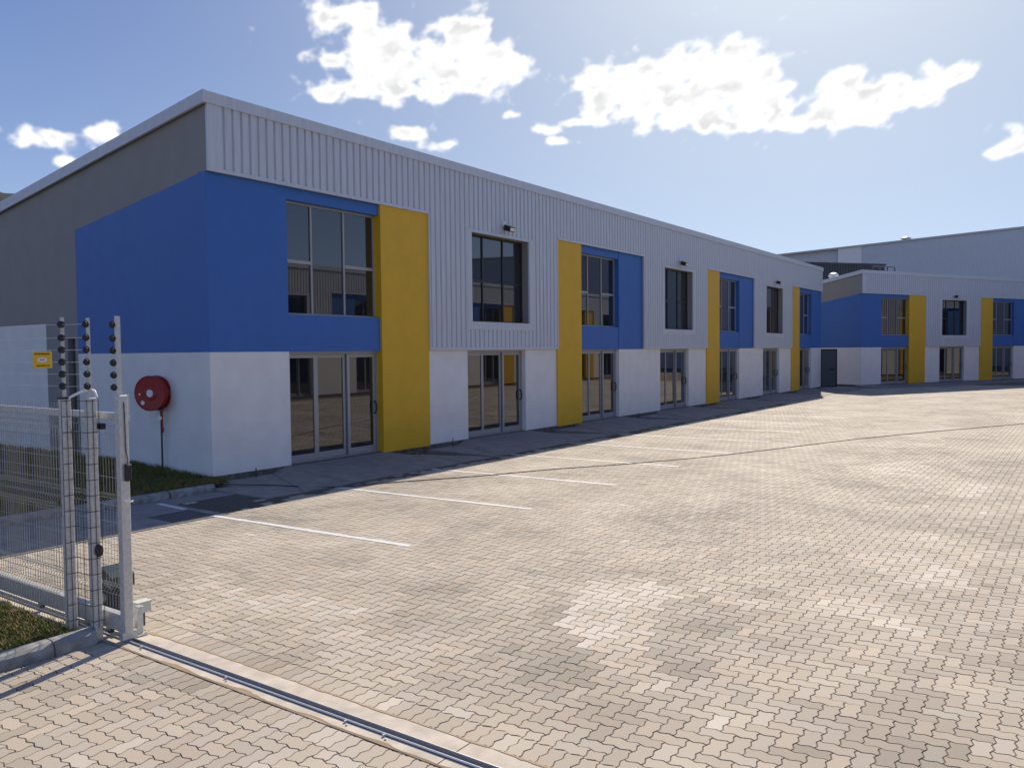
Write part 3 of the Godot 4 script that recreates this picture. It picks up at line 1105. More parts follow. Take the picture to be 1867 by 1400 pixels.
# ------------------------------------------------------------------ gate track
func make_track() -> void:
	var s := setting("track_footing")
	var cuts := [-26.0, -18.0, -10.6, -7.9, -3.22, 1.4, 6.0]
	for i in cuts.size() - 1:
		var z0: float = cuts[i] + 0.004
		var z1: float = cuts[i + 1] - 0.004
		var n := 14
		# slightly ragged hand-laid outer edges, straight edges along the channel
		for part in [[3.694, 3.7875], [3.8755, 4.044]]:
			var st := st_new()
			var L := []
			var R := []
			for k in n + 1:
				var z := lerpf(z0, z1, float(k) / n)
				var jit := rng.randf_range(-0.007, 0.006)
				L.append(Vector3(part[0] + (jit if part[0] < 3.8 else 0.0), 0.006, z))
				R.append(Vector3(part[1] + (jit if part[0] > 3.8 else 0.0), 0.006, z))
			for k in n:
				quad(st, L[k + 1], R[k + 1], R[k], L[k])
				quad(st, R[k + 1], Vector3(R[k + 1].x, -0.06, R[k + 1].z), Vector3(R[k].x, -0.06, R[k].z), R[k])
				quad(st, L[k], Vector3(L[k].x, -0.06, L[k].z), Vector3(L[k + 1].x, -0.06, L[k + 1].z), L[k + 1])
			obj("concrete_beam", st, "concrete_pale", s)
	for e in [[3.692, -1.0], [4.046, 1.0]]:
		var silt := st_new()
		var n := 190
		var pin := []
		var pout := []
		var fn := FastNoiseLite.new()
		fn.seed = 41 + int(e[0] * 10.0)
		fn.frequency = 1.3
		for k in n + 1:
			var z := lerpf(-7.0, 2.0, float(k) / n)
			var wd := 0.004 + 0.05 * maxf(0.0, fn.get_noise_1d(z) + 0.08) + rng.randf_range(0.0, 0.008)
			pin.append(Vector3(e[0] - e[1] * wd, 0.0088, z))
			pout.append(Vector3(e[0] + e[1] * 0.008, 0.0048, z))
		for k in n:
			if e[1] > 0.0:
				quad(silt, pin[k + 1], pout[k + 1], pout[k], pin[k])
			else:
				quad(silt, pout[k + 1], pin[k + 1], pin[k], pout[k])
		obj("silt_line", silt, "silt", s)
	var t := thing("gate_track", "steel gate track channel with a bright rod rail set in a pale concrete strip", "rail", Vector3(3.8, 0.0, 0.0))
	var st2 := st_new()
	bx(st2, Vector3(-0.012, -0.05, -20.0), Vector3(0.075, -0.042, 5.8))
	bx(st2, Vector3(-0.012, -0.042, -20.0), Vector3(-0.006, 0.008, 5.8))
	obj("channel", st2, "dark_steel", t)
	st2 = st_new()
	tube(st2, [Vector3(-0.005, 0.014, -20.0), Vector3(-0.005, 0.014, 5.8)], 0.0075, 8)
	obj("rail", st2, "bright_steel", t)
	st2 = st_new()
	bx(st2, Vector3(0.069, -0.042, -20.0), Vector3(0.075, 0.012, 5.8))
	obj("edge_angle", st2, "bright_steel", t)
	for z in [-6.6, -5.42, -4.1, -3.74, -2.4]:
		st2 = st_new()
		bx(st2, Vector3(-0.032, 0.006, z - 0.008), Vector3(-0.012, 0.022, z + 0.008))
		lathe(st2, [Vector2(0.008, 0.0), Vector2(0.008, 0.008), Vector2(0.0, 0.009)], Vector3(-0.05, 0.006, z + 0.04), Vector3.UP, 6)
		obj("fixing_lug", st2, "galvanised", t)


# ------------------------------------------------------------------ kerbs, lawns
func kerb_stone(parent: Node, a: Vector3, b: Vector3, outward: Vector3, width: float, height: float, joint := 0.006) -> void:
	# half-round front edge; a to b along the front foot of the stone
	var st := st_new()
	var prof := [[0.0, -0.1], [0.0, height - 0.075], [0.012, height - 0.035], [0.04, height - 0.009], [0.075, height], [width, height], [width, -0.1]]
	var d := (b - a).normalized() * joint
	var P := func(e: Vector3, p: Array) -> Vector3: return e - outward * p[0] + Vector3.UP * p[1]
	for i in prof.size() - 1:
		quad(st, P.call(a + d, prof[i]), P.call(b - d, prof[i]), P.call(b - d, prof[i + 1]), P.call(a + d, prof[i + 1]))
	for e in [a + d, b - d]:
		for i in range(1, prof.size() - 1):
			if e == a + d:
				tri(st, P.call(e, prof[0]), P.call(e, prof[i]), P.call(e, prof[i + 1]))
			else:
				tri(st, P.call(e, prof[0]), P.call(e, prof[i + 1]), P.call(e, prof[i]))
	obj("kerb_stone", st, "concrete_kerb", parent)


func grass_tuft(sd: int, blades: int, hgt: float) -> ArrayMesh:
	var r := RandomNumberGenerator.new()
	r.seed = sd
	var st := st_new()
	for i in blades:
		var a := r.randf() * TAU
		var base := Vector3(r.randf_range(-0.03, 0.03), 0, r.randf_range(-0.03, 0.03))
		var lean := Vector3(cos(a), 0, sin(a))
		var w := Vector3(-sin(a), 0, cos(a)) * 0.0032
		var h := hgt * r.randf_range(0.6, 1.15)
		var mid := base + lean * h * 0.22 + Vector3.UP * h * 0.62
		var tip := base + lean * h * r.randf_range(0.5, 0.8) + Vector3.UP * h
		st.set_color(Color.WHITE)
		quad(st, base - w, base + w, mid + w * 0.8, mid - w * 0.8)
		tri(st, mid - w * 0.8, mid + w * 0.8, tip)
	return st.commit()


func sow(called: String, label: String, area: Rect2, y_at: Callable, count: int, m: String, cols: Array, sd: int, hgt: float) -> void:
	var r := RandomNumberGenerator.new()
	r.seed = sd
	var n := FastNoiseLite.new()
	n.seed = sd
	n.frequency = 0.9
	var mm := MultiMesh.new()
	mm.transform_format = MultiMesh.TRANSFORM_3D
	mm.use_colors = true
	mm.mesh = grass_tuft(sd, 9, hgt)
	mm.instance_count = count
	for i in count:
		var x := area.position.x + r.randf() * area.size.x
		var z := area.position.y + r.randf() * area.size.y
		var t := clampf(0.5 + n.get_noise_2d(x, z) * 0.9 + r.randf_range(-0.35, 0.35), 0.0, 1.0)
		var c: Color = cols[0].lerp(cols[1], t)
		if r.randf() < 0.12:
			c = cols[2]
		mm.set_instance_transform(i, Transform3D(Basis(Vector3.UP, r.randf() * TAU).scaled(Vector3.ONE * r.randf_range(0.65, 1.3)), Vector3(x, y_at.call(x, z), z)))
		mm.set_instance_color(i, c)
	var o := MultiMeshInstance3D.new()
	o.name = called
	o.multimesh = mm
	o.material_override = M[m]
	o.set_meta("kind", "stuff")
	o.set_meta("label", label)
	o.set_meta("category", "grass")
	add_child(o)


func sheet(parent: Node, called: String, m: String, x0: float, x1: float, z0: float, z1: float, y_at: Callable, n := 8) -> void:
	var st := st_new()
	for i in n:
		for j in n:
			var xa := lerpf(x0, x1, float(i) / n)
			var xb := lerpf(x0, x1, float(i + 1) / n)
			var za := lerpf(z0, z1, float(j) / n)
			var zb := lerpf(z0, z1, float(j + 1) / n)
			quad(st, Vector3(xa, y_at.call(xa, zb), zb), Vector3(xb, y_at.call(xb, zb), zb), Vector3(xb, y_at.call(xb, za), za), Vector3(xa, y_at.call(xa, za), za))
	obj(called, st, m, parent)


func make_kerbs_and_lawns() -> void:
	var k := setting("kerb")
	# outside kerb, along the driveway
	var x := 3.63
	for w in [0.36, 1.0, 1.0, 1.0, 1.0, 1.0, 1.0]:
		kerb_stone(k, Vector3(x - w, 0, -7.03), Vector3(x, 0, -7.03), Vector3(0, 0, 1), 0.14, 0.125)
		x -= w
	# inside kerb, along the lawn at the end wall
	x = 9.02
	for i in 6:
		kerb_stone(k, Vector3(x - 0.92, 0, -13.10), Vector3(x, 0, -13.10), Vector3(0, 0, 1), 0.12, 0.13, 0.016)
		x -= 0.92
	var v := setting("verge")
	var yv := func(_x: float, _z: float) -> float: return 0.085
	sheet(v, "soil", "soil", -3.0, 3.56, -25.0, -7.17, yv)
	var yl := func(xx: float, zz: float) -> float: return 0.10 + 0.05 * smoothstep(-13.2, -17.0, zz) + 0.07 * smoothstep(6.0, 9.4, xx) * smoothstep(-13.6, -16.5, zz)
	var l := setting("lawn")
	sheet(l, "soil", "soil", 4.06, 9.44, -26.0, -13.22, yl, 14)
	sow("verge_grass", "sunlit short green and straw coloured grass outside the fence", Rect2(1.0, -9.6, 2.56, 2.40), yv, 5200, "verge_grass", GRASS, 31, 0.045)
	sow("roadside_grass", "sparse grass of the verge running on along the outside of the fence", Rect2(-3.0, -20.0, 6.56, 10.4), yv, 4500, "verge_grass", GRASS, 33, 0.075)
	sow("lawn_grass", "shaded dark green grass along the blue and white end wall", Rect2(4.08, -25.0, 5.34, 11.78), yl, 15000, "lawn_grass", GRASS, 32, 0.085)


# ------------------------------------------------------------------ storm-water gutter and grate
func make_drain() -> void:
	var g := setting("gutter")
	var Yc := 0.004
	for e in [[4.05, 5.6, -13.09, -11.06], [5.61, 6.95, -13.09, -11.06], [6.96, 7.66, -13.09, -11.90], [6.96, 7.66, -11.18, -11.06], [7.67, 7.81, -13.09, -11.06], [7.82, 9.0, -13.09, -12.52]]:
		var st := st_new()
		bx(st, Vector3(e[0], -0.08, e[2]), Vector3(e[1], Yc, e[3]))
		obj("concrete_slab", st, "concrete", g)
	box_part("drain_pit", Vector3(6.96, -0.5, -11.90), Vector3(7.66, -0.45, -11.18), "dark_steel", g)
	var t := thing("drain_grate", "dark iron drain grate with slanting bars set in the gutter concrete", "grate", Vector3(7.31, 0.0, -11.54))
	var fr := st_new()
	for e in [[-0.345, 0.345, -0.355, -0.315], [-0.345, 0.345, 0.315, 0.355], [-0.345, -0.305, -0.315, 0.315], [0.305, 0.345, -0.315, 0.315], [-0.02, 0.02, -0.315, 0.315]]:
		bx(fr, Vector3(e[0], -0.05, e[2]), Vector3(e[1], 0.006, e[3]))
	obj("frame", fr, "cast_iron", t)
	for half in [[-0.305, -0.02], [0.02, 0.305]]:
		var hole := PackedVector2Array([Vector2(half[0], -0.315), Vector2(half[1], -0.315), Vector2(half[1], 0.315), Vector2(half[0], 0.315)])
		for k in 15:
			var c: float = -0.56 + k * 0.075 + (half[0] + half[1]) * 0.5
			var strip := PackedVector2Array([Vector2(c - 0.6, 0.6), Vector2(c - 0.556, 0.6), Vector2(c + 0.644, -0.6), Vector2(c + 0.6, -0.6)])
			for piece in Geometry2D.intersect_polygons(strip, hole):
				var bar := st_new()
				slab(bar, piece, Vector3(1, 0, 0), Vector3(0, 0, 1), Vector3.UP, -0.045, 0.003)
				obj("bar", bar, "cast_iron", t)


# ------------------------------------------------------------------ fence, electric wires
# welded mesh with V folds in the plane x = 0, running from z0 to z1
func mesh_panel(st: SurfaceTool, z0: float, z1: float, y0: float, y1: float, r := 0.0021, side := 1.0) -> void:
	var folds := [0.42, 1.22, 1.93]
	var prof := [[y0, 0.0]]
	for f in folds:
		if f - 0.05 > y0 and f + 0.05 < y1:
			prof.append([f - 0.05, 0.0])
			prof.append([f, 0.038])
			prof.append([f + 0.05, 0.0])
	prof.append([y1, 0.0])
	var n := int(round((z1 - z0) / 0.05))
	for i in n + 1:
		var z := lerpf(z0, z1, float(i) / n)
		var pts := []
		for p in prof:
			pts.append(Vector3(p[1] * side, p[0], z))
		tube(st, pts, r, 4, false)
	var ys := []
	for f in folds:
		ys.append_array([[f - 0.05, 0.0], [f, 0.038], [f + 0.05, 0.0]])
	for y in [0.2, 0.62, 0.82, 1.02, 1.42, 1.62, 1.80]:
		ys.append([y, 0.0])
	for e in ys:
		if e[0] > y0 and e[0] < y1:
			tube(st, [Vector3(e[1] * side + 0.004, e[0], z0), Vector3(e[1] * side + 0.004, e[0], z1)], r * 1.1, 4, false)


func insulator(parent: Node, at: Vector3, axis: Vector3) -> void:
	var st := st_new()
	lathe(st, [Vector2(0.0, -0.002), Vector2(0.012, 0.0), Vector2(0.014, 0.018), Vector2(0.030, 0.022), Vector2(0.032, 0.030), Vector2(0.016, 0.036), Vector2(0.024, 0.040), Vector2(0.024, 0.047), Vector2(0.010, 0.054), Vector2(0.0, 0.056)], at, axis, 10)
	obj("insulator", st, "black_plastic", parent)


const WIRE_Y := [2.24, 2.345, 2.45, 2.555, 2.66, 2.775]


func make_fence() -> void:
	var t := thing("mesh_fence", "galvanised welded mesh fence with electric wires on top, beside the sunlit grass verge", "fence", Vector3(3.56, 0.0, 0.0))
	var zs := [-7.34, -10.0, -12.7, -15.4, -18.1, -20.8]
	for i in zs.size():
		var p := st_new()
		cbx(p, Vector3(-0.038, -0.1, zs[i] - 0.038), Vector3(0.038, 2.13, zs[i] + 0.038), 0.006)
		obj("post", p, "galvanised", t)
		var c := st_new()
		bx(c, Vector3(-0.042, 2.13, zs[i] - 0.042), Vector3(0.042, 2.145, zs[i] + 0.042))
		obj("post_cap", c, "black_plastic", t)
		var r := st_new()
		bx(r, Vector3(-0.012, 2.145, zs[i] - 0.012), Vector3(0.012, 2.84, zs[i] + 0.012))
		obj("wire_riser", r, "galvanised", t)
		for y in WIRE_Y:
			insulator(t, Vector3(-0.012, y, zs[i] + 0.012), Vector3(-0.55, 0, 0.83))
	for i in zs.size() - 1:
		var m := st_new()
		mesh_panel(m, zs[i + 1] + 0.04, zs[i] - 0.04, 0.10, 2.10, 0.0021, -1.0)
		var o := obj("mesh_panel", m, "wire", t)
		o.position.x = -0.045
	for y in WIRE_Y:
		var w := st_new()
		tube(w, [Vector3(-0.035, y, zs[-1]), Vector3(-0.035, y, zs[0] + 0.045)], 0.0014, 4, false)
		obj("electric_wire", w, "bright_steel", t)
	# second post beside the track and the guard mesh closing the gap
	var q := Vector3(0.115, 0.0, -7.13)
	var p2 := st_new()
	cbx(p2, q + Vector3(-0.038, -0.1, -0.038), q + Vector3(0.038, 2.14, 0.038), 0.006)
	obj("post", p2, "galvanised", t)
	var r2 := st_new()
	bx(r2, q + Vector3(-0.012, 2.14, -0.012), q + Vector3(0.012, 2.83, 0.012))
	obj("wire_riser", r2, "galvanised", t)
	for y in WIRE_Y:
		insulator(t, q + Vector3(-0.008, y, 0.012), Vector3(-0.85, 0, 0.5))
		var w := st_new()
		tube(w, [Vector3(-0.03, y - 0.003, zs[0] + 0.05), q + Vector3(-0.04, y, 0.03)], 0.0016, 4, false)
		obj("electric_wire", w, "bright_steel", t)
	var gm := st_new()
	var bend := [Vector3(-0.052, 0.0, zs[0] + 0.046), Vector3(0.044, 0.0, zs[0] + 0.046), q + Vector3(-0.052, 0.0, 0.044), q + Vector3(0.05, 0.0, 0.044)]
	for i in 3:
		for k in 3:
			if k == 2 and i < 2:
				continue
			var p: Vector3 = bend[i].lerp(bend[i + 1], k / 2.0)
			tube(gm, [p + Vector3(0, 0.12, 0), p + Vector3(0, 2.12, 0)], 0.0026, 4, false)
	for k in 15:
		var y := 0.18 + k * 0.138
		var row := []
		for e: Vector3 in bend:
			row.append(e + Vector3(0, y, 0))
		tube(gm, row, 0.0026, 4, false)
	obj("guard_mesh", gm, "dark_steel", t)
	var arch := st_new()
	var pts := []
	for i in 15:
		var s := i / 14.0
		var p := Vector3(0.02, 2.13, zs[0] + 0.03).lerp(q + Vector3(0.05, 2.12, 0.02), s)
		p.y += 0.10 * pow(s, 0.8) * sqrt(maxf(0.0, 1.0 - pow(s, 5.0))) + 0.02 * s
		pts.append(p)
	tube(arch, pts, 0.011, 8)
	obj("conduit", arch, "cable_white", t)
	var sen := st_new()
	lathe(sen, [Vector2(0.0, 0.0), Vector2(0.03, 0.002), Vector2(0.034, 0.012), Vector2(0.03, 0.035), Vector2(0.0, 0.045)], q + Vector3(0.012, 0.80, 0.038), Vector3(0, 0, 1), 16)
	var so := obj("photo_cell", sen, "black_plastic", t)
	so.scale = Vector3(1, 1.7, 1)
	so.position.y = -0.56
	# warning sign hanging on the wires
	var s := thing("warning_sign", "small yellow electric fence warning sign hanging on the fence wires", "sign", Vector3(3.515, 2.47, -7.62))
	s.rotation_degrees.y = -33.0
	var pl := st_new()
	bx(pl, Vector3(-0.074, -0.074, -0.003), Vector3(0.074, 0.074, 0.003))
	obj("plate", pl, "sign_yellow", s)
	var ov := st_new()
	var ell := PackedVector2Array()
	for i in 24:
		ell.append(Vector2(cos(TAU * i / 24.0) * 0.037, sin(TAU * i / 24.0) * 0.022))
	slab(ov, ell, Vector3.RIGHT, Vector3.UP, Vector3.BACK, 0.003, 0.0045)
	obj("oval", ov, "white_plastic", s)
	print_text(s, "JVA", 0.024, Vector3(0, 0, 0.0048), "sign_blue")
	var ink := st_new()
	var xx := -0.062
	while xx < 0.055:
		var wdt := rng.randf_range(0.006, 0.012)
		bx(ink, Vector3(xx, 0.045, 0.003), Vector3(xx + wdt, 0.060, 0.0042))
		xx += wdt + 0.004
	xx = -0.045
	while xx < 0.045:
		var wdt := rng.randf_range(0.005, 0.011)
		bx(ink, Vector3(xx, -0.058, 0.003), Vector3(xx + wdt, -0.046, 0.0042))
		xx += wdt + 0.004
	obj("print", ink, "sign_ink", s)
	for e in [[-0.064, 0.0], [0.06, 0.0]]:
		var hk := st_new()
		tube(hk, [Vector3(e[0], 0.066, 0.0), Vector3(e[0], 0.088, 0.0)], 0.0016, 4)
		obj("tie", hk, "bright_steel", s)


func print_text(parent: Node, words: String, size: float, at: Vector3, m: String) -> void:
	var t := TextMesh.new()
	var f := SystemFont.new()
	f.font_names = PackedStringArray(["Droid Sans"])
	f.font_weight = 700
	t.font = f
	t.text = words
	t.font_size = 48
	t.pixel_size = size / 48.0
	t.depth = 0.0012
	var o := MeshInstance3D.new()
	o.name = "lettering"
	o.mesh = t
	o.material_override = M[m]
	o.position = at
	parent.add_child(o, true)


# ------------------------------------------------------------------ sliding gate, pushed open behind the fence
func make_gate() -> void:
	var t := thing("sliding_gate", "galvanised sliding gate pushed open along its track behind the mesh fence", "gate", Vector3(3.797, 0.0, -6.85))
	var L := 6.6
	var st := st_new()
	cbx(st, Vector3(-0.04, 0.10, -0.04), Vector3(0.04, 2.16, 0.04), 0.006)
	obj("end_post", st, "galvanised", t)
	st = st_new()
	cbx(st, Vector3(-0.03, 0.10, -L - 0.03), Vector3(0.03, 2.1, -L + 0.03), 0.005)
	obj("end_post", st, "galvanised", t)
	st = st_new()
	bx(st, Vector3(-0.032, 0.09, -L), Vector3(0.032, 0.24, -0.04))
	obj("bottom_beam", st, "galvanised", t)
	st = st_new()
	cbx(st, Vector3(-0.022, 1.945, -L), Vector3(0.022, 2.005, -0.04), 0.004)
	obj("top_rail", st, "galvanised", t)
	for z in [-3.4, -5.0]:
		st = st_new()
		bx(st, Vector3(-0.02, 0.24, z - 0.02), Vector3(0.02, 1.945, z + 0.02))
		obj("stile", st, "galvanised", t)
	st = st_new()
	mesh_panel(st, -L + 0.04, -0.05, 0.25, 1.99, 0.0021, 1.0)
	var o := obj("mesh_panel", st, "wire", t)
	o.position.x = 0.04
	for z in [-0.28, -1.55, -5.9]:
		var w := sub("wheel", t, Vector3(0, 0.075, z))
		st = st_new()
		lathe(st, [Vector2(0.0, -0.014), Vector2(0.045, -0.014), Vector2(0.045, -0.006), Vector2(0.038, 0.0), Vector2(0.045, 0.006), Vector2(0.045, 0.014), Vector2(0.0, 0.014)], Vector3.ZERO, Vector3.RIGHT, 18)
		obj("tread", st, "dark_steel", w)
		st = st_new()
		bx(st, Vector3(-0.024, -0.01, -0.03), Vector3(-0.018, 0.07, 0.03))
		bx(st, Vector3(0.018, -0.01, -0.03), Vector3(0.024, 0.07, 0.03))
		obj("fork", st, "galvanised", w)
	# electric riser, flat bar, plates and sensor on the end post
	st = st_new()
	bx(st, Vector3(-0.036, 2.16, -0.006), Vector3(0.010, 2.84, 0.006))
	obj("wire_riser", st, "galvanised", t)
	for y in WIRE_Y:
		insulator(t, Vector3(-0.034, y - 0.01, -0.002), Vector3(-0.8, 0, 0.3))
	st = st_new()
	bx(st, Vector3(0.04, 1.93, -0.012), Vector3(0.06, 2.165, 0.03))
	obj("catch_plate", st, "galvanised", t)
	st = st_new()
	cbx(st, Vector3(-0.012, 1.42, 0.04), Vector3(0.034, 1.565, 0.085), 0.006)
	obj("switch_box", st, "black_plastic", t)
	st = st_new()
	tube(st, [Vector3(0.0, 2.1, 0.046), Vector3(0.002, 1.9, 0.05), Vector3(0.006, 1.68, 0.048), Vector3(0.016, 1.60, 0.055), Vector3(0.014, 1.56, 0.06)], 0.004, 6)
	obj("lead", st, "cable_black", t)
	st = st_new()
	tube(st, [Vector3(-0.01, 1.235, 0.038), Vector3(-0.006, 1.235, 0.075), Vector3(0.05, 1.24, 0.06)], 0.007, 6)
	obj("hook", st, "bright_steel", t)
	st = st_new()
	cbx(st, Vector3(-0.07, 1.86, -0.32), Vector3(-0.03, 1.91, -0.20), 0.004)
	obj("guide_block", st, "black_plastic", t)
	st = st_new()
	bx(st, Vector3(-0.06, 0.035, -0.03), Vector3(0.075, 0.10, 0.03))
	obj("foot_plate", st, "galvanised", t)


func make_gate_fittings() -> void:
	var m := thing("gate_motor", "dark box shaped gate motor with a glossy greenish cover beside the gate end post", "motor", Vector3(4.13, 0.0, -7.66))
	var st := st_new()
	cbx(st, Vector3(-0.11, 0.06, -0.15), Vector3(0.11, 0.40, 0.15), 0.02)
	obj("housing", st, "dark_steel", m)
	st = st_new()
	var cover := PackedVector2Array([Vector2(-0.155, 0.36), Vector2(0.155, 0.30), Vector2(0.155, 0.41), Vector2(0.08, 0.46), Vector2(-0.12, 0.47), Vector2(-0.155, 0.44)])
	slab(st, cover, Vector3(0, 0, 1), Vector3.UP, Vector3.RIGHT, -0.115, 0.115)
	obj("cover", st, "motor_green", m)
	st = st_new()
	bx(st, Vector3(-0.16, 0.0, -0.2), Vector3(0.16, 0.06, 0.2))
	obj("base_plate", st, "concrete_pale", m)
	st = st_new()
	lathe(st, [Vector2(0.0, 0.0), Vector2(0.05, 0.0), Vector2(0.05, 0.05), Vector2(0.0, 0.05)], Vector3(-0.11, 0.2, 0.0), Vector3(-1, 0, 0), 14)
	obj("pinion", st, "bright_steel", m)
	var j := thing("junction_box", "pale beige plastic junction box standing on the pavers by the gate post", "box", Vector3(4.12, 0.0, -7.17))
	st = st_new()
	cbx(st, Vector3(-0.07, 0.13, -0.05), Vector3(0.07, 0.225, 0.05), 0.008)
	obj("housing", st, "beige_plastic", j)
	st = st_new()
	bx(st, Vector3(-0.074, 0.218, -0.054), Vector3(0.074, 0.232, 0.054))
	obj("lid", st, "beige_plastic", j)
	st = st_new()
	tube(st, [Vector3(0.0, 0.0, 0.0), Vector3(0.0, 0.14, 0.0)], 0.025, 10)
	obj("stub_pipe", st, "pipe_dark", j)
	var s := thing("gate_stop", "galvanised steel stop bracket bolted down at the foot of the gate post", "bracket", Vector3(3.93, 0.0, -6.93))
	st = st_new()
	bx(st, Vector3(-0.05, 0.012, -0.05), Vector3(0.075, 0.022, 0.06))
	obj("base_plate", st, "galvanised", s)
	st = st_new()
	cbx(st, Vector3(-0.01, 0.022, -0.03), Vector3(0.045, 0.27, 0.03), 0.004)
	obj("upright", st, "galvanised", s)
	for e in [Vector3(0.06, 0.022, 0.045), Vector3(0.06, 0.022, -0.035)]:
		st = st_new()
		lathe(st, [Vector2(0.01, 0.0), Vector2(0.01, 0.012), Vector2(0.0, 0.013)], e, Vector3.UP, 6)
		obj("bolt", st, "bright_steel", s)


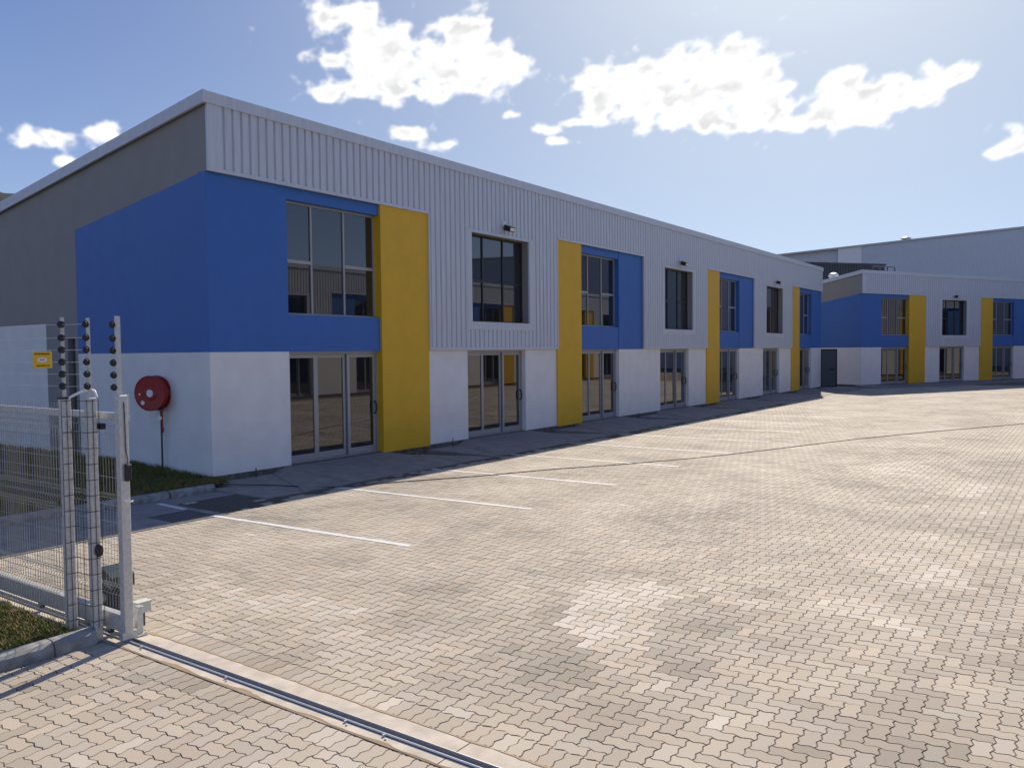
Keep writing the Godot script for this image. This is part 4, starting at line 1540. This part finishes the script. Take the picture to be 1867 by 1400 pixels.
# ------------------------------------------------------------------ hose reel, floodlights, conduit stubs
func make_wall_fittings() -> void:
	var t := thing("fire_hose_reel", "red fire hose reel on the white part of the blue end wall", "hose reel", Vector3(9.43, 0.0, -15.45))
	var c := Vector3(-0.20, 1.74, 0.0)
	var ax := Vector3(-0.93, 0, 0.36).normalized()
	var st := st_new()
	lathe(st, [Vector2(0.0, 0.09), Vector2(0.13, 0.09), Vector2(0.15, 0.075), Vector2(0.33, 0.085), Vector2(0.345, 0.10), Vector2(0.355, 0.10), Vector2(0.355, 0.075), Vector2(0.31, 0.065)], c, ax, 36)
	obj("front_disc", st, "hose_red", t)
	st = st_new()
	lathe(st, [Vector2(0.31, -0.10), Vector2(0.355, -0.105), Vector2(0.355, -0.13), Vector2(0.0, -0.13)], c, ax, 36)
	obj("back_disc", st, "hose_red", t)
	st = st_new()
	var coil := []
	var u := ax.cross(Vector3.UP).normalized()
	for i in 180:
		var a := TAU * i / 30.0
		coil.append(c + ax * lerpf(-0.085, 0.05, i / 179.0) + (u * cos(a) + Vector3.UP * sin(a)) * 0.30)
	tube(st, coil, 0.015, 6)
	obj("hose", st, "hose_rubber", t)
	st = st_new()
	lathe(st, [Vector2(0.0, 0.0), Vector2(0.075, 0.0), Vector2(0.075, 0.004), Vector2(0.0, 0.006)], c + ax * 0.092, ax, 24)
	obj("hub_label", st, "white_plastic", t)
	for e in [[-0.17, -0.19, 0.045], [-0.24, -0.02, 0.022]]:
		st = st_new()
		lathe(st, [Vector2(0.0, 0.0), Vector2(e[2], 0.0), Vector2(e[2], 0.004), Vector2(0.0, 0.005)], c + ax * 0.088 - u * e[0] + Vector3.UP * e[1], ax, 14)
		obj("sticker", st, "white_plastic", t)
	st = st_new()
	bx(st, Vector3(-0.20, 1.70, -0.02), Vector3(0.0, 1.78, 0.02))
	bx(st, Vector3(-0.02, 1.55, -0.08), Vector3(0.0, 1.93, 0.08))
	obj("bracket", st, "hose_red", t)
	st = st_new()
	tube(st, [Vector3(-0.06, 0.05, 0.05), Vector3(-0.06, 1.35, 0.05), Vector3(-0.09, 1.42, 0.05), Vector3(-0.10, 1.70, 0.03)], 0.019, 8)
	obj("supply_pipe", st, "pipe_dark", t)
	st = st_new()
	tube(st, [Vector3(-0.06, 1.24, 0.05), Vector3(-0.13, 1.24, 0.12)], 0.02, 8)
	lathe(st, [Vector2(0.0, 0.0), Vector2(0.04, 0.0), Vector2(0.04, 0.015), Vector2(0.0, 0.015)], Vector3(-0.13, 1.24, 0.12), Vector3(-0.7, 0, 0.7), 12)
	obj("stop_valve", st, "bright_steel", t)
	st = st_new()
	tube(st, [c + u * -0.26 + Vector3(0, -0.16, 0), c + Vector3(0.09, -0.42, 0.17), Vector3(-0.10, 1.16, 0.16), Vector3(-0.10, 1.02, 0.16)], 0.014, 6)
	lathe(st, [Vector2(0.0, 0.0), Vector2(0.022, 0.0), Vector2(0.026, 0.03), Vector2(0.014, 0.1), Vector2(0.0, 0.1)], Vector3(-0.10, 1.04, 0.16), Vector3.DOWN, 10)
	obj("nozzle_hose", st, "hose_rubber", t)
	# floodlights over the dark framed windows
	var B := Basis(Vector3.UP, deg_to_rad(-26.0))
	var far := Vector3(55.55, 0, -12.15)
	var places := [
		[Vector3(18.98, 5.98, FACADE_Z + 0.085), 0.0, "small floodlight above the first dark framed window along the row from the hose reel"],
		[Vector3(31.10, 5.98, FACADE_Z + 0.085), 0.0, "small floodlight above the second dark framed window along the row from the hose reel"],
		[Vector3(43.25, 5.98, FACADE_Z + 0.085), 0.0, "small floodlight above the third dark framed window along the row from the hose reel"],
		[far + B * Vector3(9.4, 5.98, 0.085), -26.0, "small floodlight above the dark window of the far factory row"]]
	for p in places:
		var f := thing("floodlight", p[2], "lamp", p[0], "floodlights on the cladding")
		f.rotation_degrees.y = p[1]
		st = st_new()
		bx(st, Vector3(-0.07, 0.06, 0.0), Vector3(0.07, 0.22, 0.03))
		bx(st, Vector3(-0.015, 0.08, 0.03), Vector3(0.015, 0.11, 0.16))
		obj("bracket", st, "white_plastic", f)
		st = st_new()
		slab(st, PackedVector2Array([Vector2(0.08, -0.05), Vector2(0.28, -0.11), Vector2(0.32, 0.02), Vector2(0.12, 0.10)]), Vector3(0, 0, 1), Vector3.UP, Vector3.RIGHT, -0.13, 0.13)
		obj("housing", st, "black_plastic", f)
		st = st_new()
		slab(st, PackedVector2Array([Vector2(0.285, -0.085), Vector2(0.292, -0.088), Vector2(0.316, -0.005), Vector2(0.309, -0.002)]), Vector3(0, 0, 1), Vector3.UP, Vector3.RIGHT, -0.10, 0.10)
		var lens := obj("lens", st, "lamp_glass", f)
		lens.position.z = 0.012
	# short conduit stubs left standing along the foot of the wall
	for e in [[16.45, -13.62, 0.26, "thin conduit stub at the foot of the white wall beside the corner yellow pier"], [10.35, -13.70, 0.22, "thin conduit stub at the foot of the white corner wall under the blue"], [27.2, -13.66, 0.2, "thin conduit stub at the foot of the wall past the second yellow pier"]]:
		var s := thing("conduit_stub", e[3], "pipe", Vector3(e[0], 0.0, e[1]), "conduit stubs")
		st = st_new()
		tube(st, [Vector3(0, 0.0, 0), Vector3(0.004, e[2], 0)], 0.011, 8)
		obj("pipe", st, "pipe_dark", s)


func make_cable() -> void:
	var ctrl := [Vector2(9.20, -13.72), Vector2(9.35, -13.40), Vector2(9.75, -12.75), Vector2(10.45, -11.55), Vector2(11.49, -10.97), Vector2(12.93, -10.09), Vector2(14.45, -9.36), Vector2(16.17, -8.32), Vector2(18.8, -7.06), Vector2(24.6, -4.95), Vector2(31.1, -1.85), Vector2(38.0, 1.5)]
	var cv := Curve3D.new()
	for i in ctrl.size():
		var a: Vector2 = ctrl[maxi(i - 1, 0)]
		var b: Vector2 = ctrl[mini(i + 1, ctrl.size() - 1)]
		var tg := (b - a) * 0.16
		var z: float = ctrl[i].y
		var y := 0.012
		if z < -11.6:
			y = 0.028 + 0.035 * clampf((-11.6 - z) / 2.2, 0.0, 1.0)
		cv.add_point(Vector3(ctrl[i].x, y, z), Vector3(-tg.x, 0, -tg.y), Vector3(tg.x, 0, tg.y))
	var pts := []
	var n := 150
	for i in n + 1:
		pts.append(cv.sample_baked(cv.get_baked_length() * i / n))
	var st := st_new()
	tube(st, pts, 0.009, 6)
	var o := obj("cable", st, "cable_black")
	o.set_meta("label", "thin black cable lying across the sunlit pavers from the corner of the row")
	o.set_meta("category", "cable")
